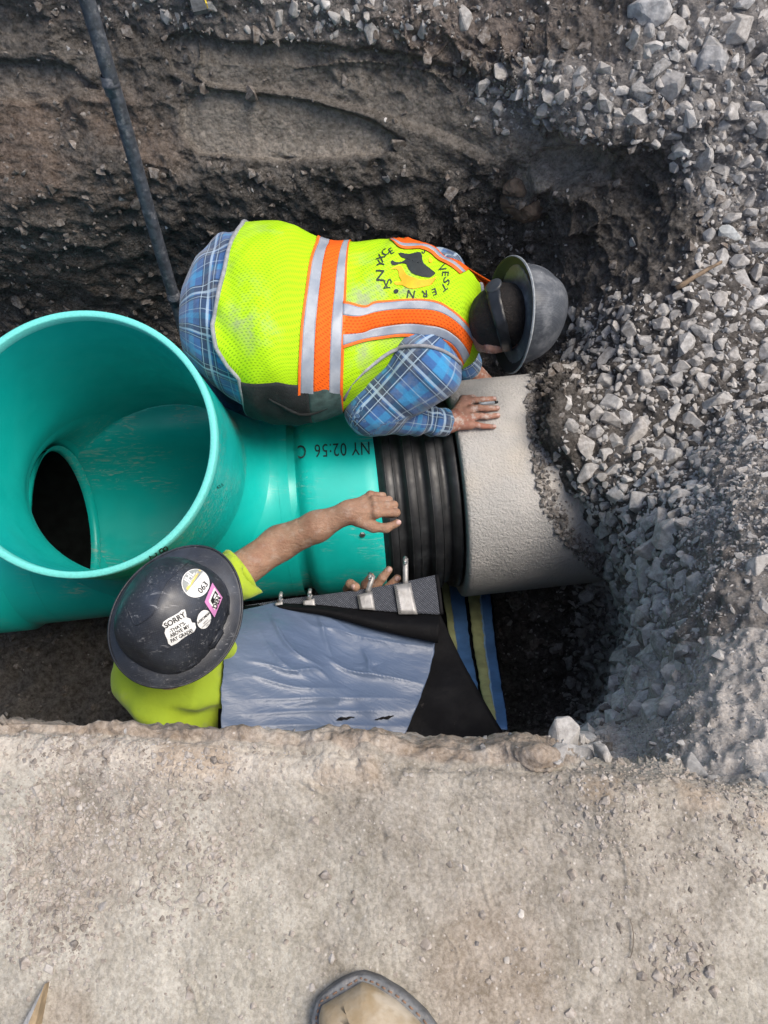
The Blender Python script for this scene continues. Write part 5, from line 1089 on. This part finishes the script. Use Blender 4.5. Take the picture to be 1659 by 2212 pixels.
def crease(pts, wid, amp):
    pp = resamp(pts, 60); d2 = np.min((fx[..., None] - pp[:, 0]) ** 2 + (fy[..., None] - pp[:, 1]) ** 2, -1); d = np.sqrt(d2) + 2.5 * np.abs(fw_); k_ = np.argmin((fx[..., None] - pp[:, 0]) ** 2 + (fy[..., None] - pp[:, 1]) ** 2, -1) / 59.; tp = np.sin(np.clip(k_, .02, .98) * np.pi) ** .7; sg = np.sign(fy - pp[(k_ * 59).astype(int), 1]); w2 = np.where(sg > 0, 9.0, 17.0) * (.6 + .8 * k_); return amp * tp * (.75 * np.exp(-(d / w2) ** 1.5) + .35 * np.exp(-(d / 3.5) ** 2))
def Zw(*p): return [((620 + x / 2.44) / 1.15733, (1400 + y / 2.44) / 1.15733) for x, y in p]
D = .010 * fbm(film * A([1, 1.6, 1]), 4.5, 3, 309) + .0032 * fbm(film @ np.array([[.9, .35, 0], [-.35, .9, 0], [0, 0, 1.]]) * A([.7, 2.6, 1]), 9, 4, 311) * sstep(1640, 1330, fy) + .0012 * np.sin(fy / 9.5 + 4 * fw_) * sstep(1450, 1540, fy)
for pts, wd, am in (([(130, 330), (190, 470), (290, 590), (440, 660)], 5, .010), ([(430, 340), (460, 480), (510, 610)], 4, .007), ([(450, 590), (600, 680), (850, 720), (1080, 765)], 5, .009), ([(0, 620), (130, 650), (250, 690), (400, 680), (510, 750)], 5, .008), ([(700, 540), (735, 620), (740, 680), (800, 700)], 4, .006), ([(0, 700), (150, 750), (330, 790), (600, 790)], 4, .006), ([(0, 860), (300, 850), (520, 850), (760, 845), (1010, 850)], 4, .005), ([(-20, 950), (250, 930), (560, 925), (980, 930)], 4, .0045), ([(20, 1020), (300, 1010), (700, 1015), (940, 1020)], 4, .004), ([(240, 290), (400, 420), (520, 430), (700, 480), (1100, 540)], 5, .005), ([(60, 430), (200, 640), (420, 760)], 5, .005), ([(300, 300), (480, 360), (640, 460)], 5, .006), ([(200, 900), (420, 870), (560, 880)], 4, .004)):
    D = D + crease(Zw(*pts), wd * .9, am * 1.25)
film = film + n_ * (D + .004)[..., None]; sheet('release_film', film, M_FILM, wr, .0012)
for pts in ([(520, 985), (560, 965), (650, 960), (600, 978)], [(770, 980), (800, 965), (890, 952), (850, 972)]):
    v_, f_ = poly_fill(resamp(Zw(*pts, pts[0]), 24)[:-1]); k = [np.argmin((fx - a) ** 2 + (fy - b) ** 2) for a, b in v_]; mesh_obj('tear', film.reshape(-1, 3)[k] + A([0, 0, .004]), f_, M_MASTIC, wr)
roll = Lz([[(590, 1304, -1.075), (700, 1306, -1.07), (820, 1318, -1.07), (952, 1327, -1.075)], [(600, 1311, -1.062), (705, 1319, -1.045), (825, 1342, -1.035), (950, 1352, -1.03)], [(610, 1315, -1.066), (710, 1331, -1.055), (825, 1362, -1.045), (946, 1388, -1.045)], [(612, 1312, -1.085), (712, 1326, -1.085), (826, 1352, -1.085), (946, 1372, -1.09)]], 24, 60)
sheet('rolled_edge', roll, M_MASTIC, wr, .003)
web = Lz([[(530, 1309, -1.09), (620, 1295, -1.08), (730, 1281, -1.072), (840, 1264, -1.066), (942, 1242, -1.062)], [(532, 1311, -1.088), (622, 1301, -1.076), (735, 1297, -1.066), (845, 1292, -1.062), (948, 1285, -1.06)], [(534, 1314, -1.086), (625, 1308, -1.074), (740, 1313, -1.064), (850, 1322, -1.06), (953, 1328, -1.06)]], 14, 70)
sheet('webbing_band', web, M_WEB, wr, .005)
eb = Lz([[(940, 1242, -1.060), (947, 1241, -1.060)], [(946, 1285, -1.058), (953, 1284, -1.058)], [(951, 1328, -1.058), (958, 1327, -1.058)]], 12, 4); sheet('webbing_edge', eb, M_MASTIC, wr, .0065)
def quad(name, pts, z, mat, th, par=wr):
    a, b, c_, d = [U(x, y, z) for x, y in pts]; G = lattice(np.array([[a, b], [d, c_]]), np.linspace(0, 1, 6), np.linspace(0, 1, 6)); return sheet(name, G, mat, par, th, up=(0, 0, 1))
M_STITCH = simple('dark_stitching', (.05, .05, .05), .8)
def clamp(pl, tab, scr, z):
    s_ = quad('metal_strap', pl, z, M_GALV, .003)
    a, b = U(*tab[0], z - .002), U(*tab[1], z + .004); w_px = tab[2] * .8; D_ = PR(a)[2]; wd = w_px / F * D_; d = b - a; sd = nrm(np.cross(d, FW)); 
    G = np.stack([np.stack([a + d * t - sd * wd / 2 + A([0, 0, .004]) * math.sin(t * 3), a + d * t + sd * wd / 2 + A([0, 0, .004]) * math.sin(t * 3)]) for t in np.linspace(0, 1, 8)]); t_ = sheet('clamp_tab', G, M_GALV, wr, .0022)
    c = U(*scr, z + .016); ax_ = nrm(-FW * .8 - UPV * .55); R_ = .0056
    hs = mesh_obj('screw_housing', *lathe(c - ax_ * .026, ax_, [(0, .0001), (0, R_ * .95), (.018, R_ * .95), (.018, .0001)], 14), M_GALV, wr)
    mesh_obj('clamp_screw', *lathe(c - ax_ * .008, ax_, [(0, R_ * .75), (.002, R_ * .95), (.004, R_ * .95), (.005, R_ * .7), (.010, R_ * .7), (.011, R_ * .55), (.011, .0001)], 6), M_ZINC, wr, False)
    return s_
for pl, tab, scr, st in (([(851, 1264), (887, 1259), (902, 1327), (861, 1327)], ((876, 1262), (876, 1206), 14), (876, 1217), [(855, 1266), (866, 1325)]), ([(771, 1286), (804, 1277), (811, 1318), (777, 1316)], ((794, 1280), (806, 1243), 14), (799, 1252), [(775, 1288), (781, 1315)]), ([(655, 1298), (679, 1293), (681, 1308), (655, 1307)], ((666, 1296), (671, 1284), 12), (668, 1287), None), ([(594, 1303), (610, 1299), (611, 1306), (595, 1308)], ((602, 1302), (608, 1292), 12), (605, 1294), None)):
    s_ = clamp(pl, tab, scr, -1.05)
    if st is not None:
        t = np.linspace(0, 1, 26); zx = st[0][0] + (st[1][0] - st[0][0]) * t + 2.2 * np.where(np.arange(26) % 2, 1, -1); zy = st[0][1] + (st[1][1] - st[0][1]) * t; V, f = tube(U(zx, zy, -1.05 + .0024 + 0 * t), .0007, 5); mesh_obj('zigzag_stitch', V, f, M_STITCH, s_)
# lower layers of the wrap rising from under the pipe to the near wall
ys = [(1255, -1.95), (1330, -1.86), (1400, -1.74), (1480, -1.50), (1530, -1.32), (1575, -1.18)]
def under(name, l, r, mat, th, dz, t1=1.0, bulge=0.0):
    yy = A([y for y, z in ys], float); zz = A([z for y, z in ys]); t = np.linspace(0, t1, 40); Y = np.interp(t, np.linspace(0, 1, 6), yy); Z = np.interp(t, np.linspace(0, 1, 6), zz)
    Lx, Rx = np.interp(Y, [p[1] for p in l], [p[0] for p in l]), np.interp(Y, [p[1] for p in r], [p[0] for p in r]); u = np.linspace(0, 1, 8)
    G = U(Lx[:, None] + (Rx - Lx)[:, None] * u, np.broadcast_to(Y[:, None], (40, 8)), Z[:, None] + dz + bulge * np.sin(u * np.pi)); G = G + .003 * fbm(G * A([.5, 2, 2]), 18, 2, 320)[..., None] * A([1, .3, 1]); return sheet(name, G, mat, wr, th)
under('mastic_sheet', [(935, 1255), (960, 1400), (1000, 1575)], [(1060, 1255), (1074, 1400), (1098, 1575)], M_MASTIC, .004, -.012)
under('foam_strip', [(952, 1255), (975, 1400)], [(967, 1255), (987, 1400)], M_OLIVE, .008, .002, .7, .004)
under('blue_film_strip', [(968, 1255), (986, 1400), (1012, 1500)], [(1000, 1255), (1016, 1400), (1036, 1500)], M_BLUE, .003, .004, .8)
under('foam_strip', [(1008, 1255), (1024, 1400), (1042, 1504), (1062, 1575)], [(1034, 1255), (1046, 1400), (1061, 1504), (1075, 1575)], M_OLIVE, .010, .004, .92, .006)
under('blue_film_strip', [(1036, 1255), (1048, 1400), (1062, 1500), (1073, 1575)], [(1056, 1255), (1070, 1400), (1086, 1500), (1098, 1575)], M_BLUE, .004, .002)
under('pale_film_edge', [(1033, 1255), (1046, 1400), (1060, 1500), (1068, 1575)], [(1037, 1255), (1050, 1400), (1065, 1500), (1072, 1575)], simple('pale_blue_film', (.22, .38, .58), .4, .1), .003, .010, .93)
place(wr, U(700, 1560, -2.1))
# ================================================================== things on the near ground
toe, mid_ = U(748, 2110, 0.02), U(792, 2212, 0.02); bd = nrm((mid_ - toe) * A([1, 1, 0])); bs = np.cross([0, 0, 1.0], bd); T0 = A([toe[0], toe[1], 0])
boot = thing('work_boot', 'worn tan leather boot toe with a grey stitched rubber welt', 'boot')
lp = A([0, .006, .018, .04, .07, .10, .14, .20, .26, .30, .318]); wl = A([.014, .030, .042, .054, .064, .069, .068, .056, .050, .042, .022])
def ring(ins, z, n=90):
    l = np.interp(np.linspace(0, 1, n), np.linspace(0, 1, len(lp)), lp); ls = np.linspace(0, np.pi, n); l = .159 - .159 * np.cos(ls); w0 = np.interp(l, lp, wl) * np.minimum(1, np.sin(ls) * 6 + .0)
    sk = -.010 * np.exp(-(l / .05) ** 2)
    w1 = np.maximum(w0 - ins, 0); ll = np.clip(l, ins, .318 - ins)
    a = T0 + bd * ll[:, None] + bs * (w1 + sk)[:, None]; b = T0 + bd * ll[::-1, None] + bs * (-w1[::-1] + sk[::-1])[:, None]; P_ = np.concatenate([a, b[1:-1]]); P_[:, 2] = z; return P_
R_ = [ring(.004, .001), ring(0, .006), ring(0, .022), ring(.001, .026), ring(.003, .0275), ring(.011, .0280)]
M_WELT = simple('grey_rubber_welt', (.11, .115, .12), .7, .35, 60, .6, 130, dirt=(.36, .33, .30, .85), dscale=28)
mesh_obj('sole', np.concatenate(R_), grid_faces(len(R_), len(R_[0]), True), M_WELT, boot)
q = N('worn_tan_leather'); v = q.coord(); c = q.mix(q.ramp(q.noise(v, 26, 6, .65), .35, .7), (.30, .225, .13), (.38, .32, .235)); c = q.mix(q.ramp(q.noise(v, 60, 7, .75), .60, .70, 0, .7), c, (.16, .11, .08)); c = q.mix(q.ramp(q.noise(v, 15, 4), .55, .7, 0, .7), c, (.55, .49, .40))
M_LEATHER = q.fin(c, .68, q.bump(q.noise(v, 110, 5), .4, .003), .35)
hs_ = [(.0105, .0275), (.0100, .034), (.0115, .044), (.016, .054), (.024, .062), (.036, .068), (.052, .071)]; U_ = [ring(i, z) for i, z in hs_]
for k, r_ in enumerate(U_): ll = (r_ - T0) @ bd; r_[:, 2] += np.interp(ll, [0, .05, .12, .2, .32], [-.012, 0, .012, .05, .07]) * k / 6
mesh_obj('upper', np.concatenate(U_), grid_faces(len(U_), len(U_[0]), True).tolist() + [list(range((len(U_) - 1) * len(U_[0]), len(U_) * len(U_[0])))], M_LEATHER, boot)
an_ = T0 + bd * .235 + A([0, 0, .08]); mesh_obj('shaft', *tube([an_, an_ + A([0, -.01, .08]), an_ + A([0, -.02, .16])], [.050, .046, .055], 28), M_LEATHER, boot)
rg = ring(.0065, .0284); st_ = M_STITCHB = simple('brown_stitching', (.20, .12, .08), .8)
n_r = len(rg)
for k in range(0, 60, 2):
    i = (k - 30) % n_r; V, f = tube([rg[i], rg[(i + 1) % n_r]], .0010, 5); mesh_obj('stitch', V, f, st_, boot)
place(boot, T0)
# wooden stake point at the lower left
tip, l_, r_ = U(100, 2124, .012), U(40, 2250, .0), U(84, 2250, .0); d = (l_ + r_) / 2 - tip; 
sk = thing('wooden_stake', 'weathered grey and tan wooden stake point lying on the ground', 'stake')
mid_e = l_ * .45 + r_ * .55; ext = d * 1.6
V = np.array([tip + A([0, 0, -.012]), tip + A([.0, 0, .004]), l_ + A([0, 0, 0]), l_ + A([0, 0, .020]), mid_e + A([0, 0, .030]), r_ + A([0, 0, .022]), r_ + A([0, 0, 0]), l_ + ext, l_ + ext + A([0, 0, .02]), mid_e + ext + A([0, 0, .03]), r_ + ext + A([0, 0, .022]), r_ + ext])
M_WOODG = simple('weathered_grey_wood', (.34, .33, .31), .85, .4, 70, .6, 120); M_WOODT = simple('tan_raw_wood', (.30, .225, .135), .8, .3, 50, .5)
mesh_obj('bark_side', V, [[0, 2, 3], [0, 3, 1], [1, 3, 4], [2, 7, 8, 3], [3, 8, 9, 4]], M_WOODG, sk, False); mesh_obj('split_face', V, [[1, 4, 5], [0, 1, 5], [0, 5, 6], [4, 9, 10, 5], [5, 10, 11, 6], [0, 6, 2], [2, 6, 11, 7], [7, 11, 10, 9, 8]], M_WOODT, sk, False); place(sk, (l_ + r_) / 2)
for (x, y, s_, lab) in ((574, 2160, 8, 'bright teal plastic chip on the ground left of the boot'), (643, 2085, 4, 'smaller pale teal flake above the teal chip')):
    p0, n0 = surf(x, y); V, Fc = rock(12, (1, .6, .25), .3); o = mesh_obj('plastic_chip', V * s_ / F * .85, Fc, simple('teal_chip', (.20, .58, .55), .5), None, False); o.location = p0 + n0 * .002; tag(o, lab, 'chip')
p0, n0 = surf(617, 1857); V, Fc = rock(12, (1, .7, .5), .3); o = mesh_obj('dark_flake', V * 6 / F * .9, Fc, simple('dark_flake_material', (.03, .035, .045), .3), None, False); o.location = p0 + n0 * .002; tag(o, 'shiny dark flake on the ground near the trench edge', 'flake')
I = resamp([(1357, 1985), (1362, 1998), (1364, 2030), (1360, 2062), (1352, 2068)], 14); P_ = np.array([surf(a, b)[0] for a, b in I]) + A([0, 0, .004]); V, f = tube(P_, .0006, 5); tag(mesh_obj('grass_stem', V, f, simple('dry_stem', (.16, .13, .10), .8)), 'thin dark dry stem lying on the packed ground at right', 'stem')
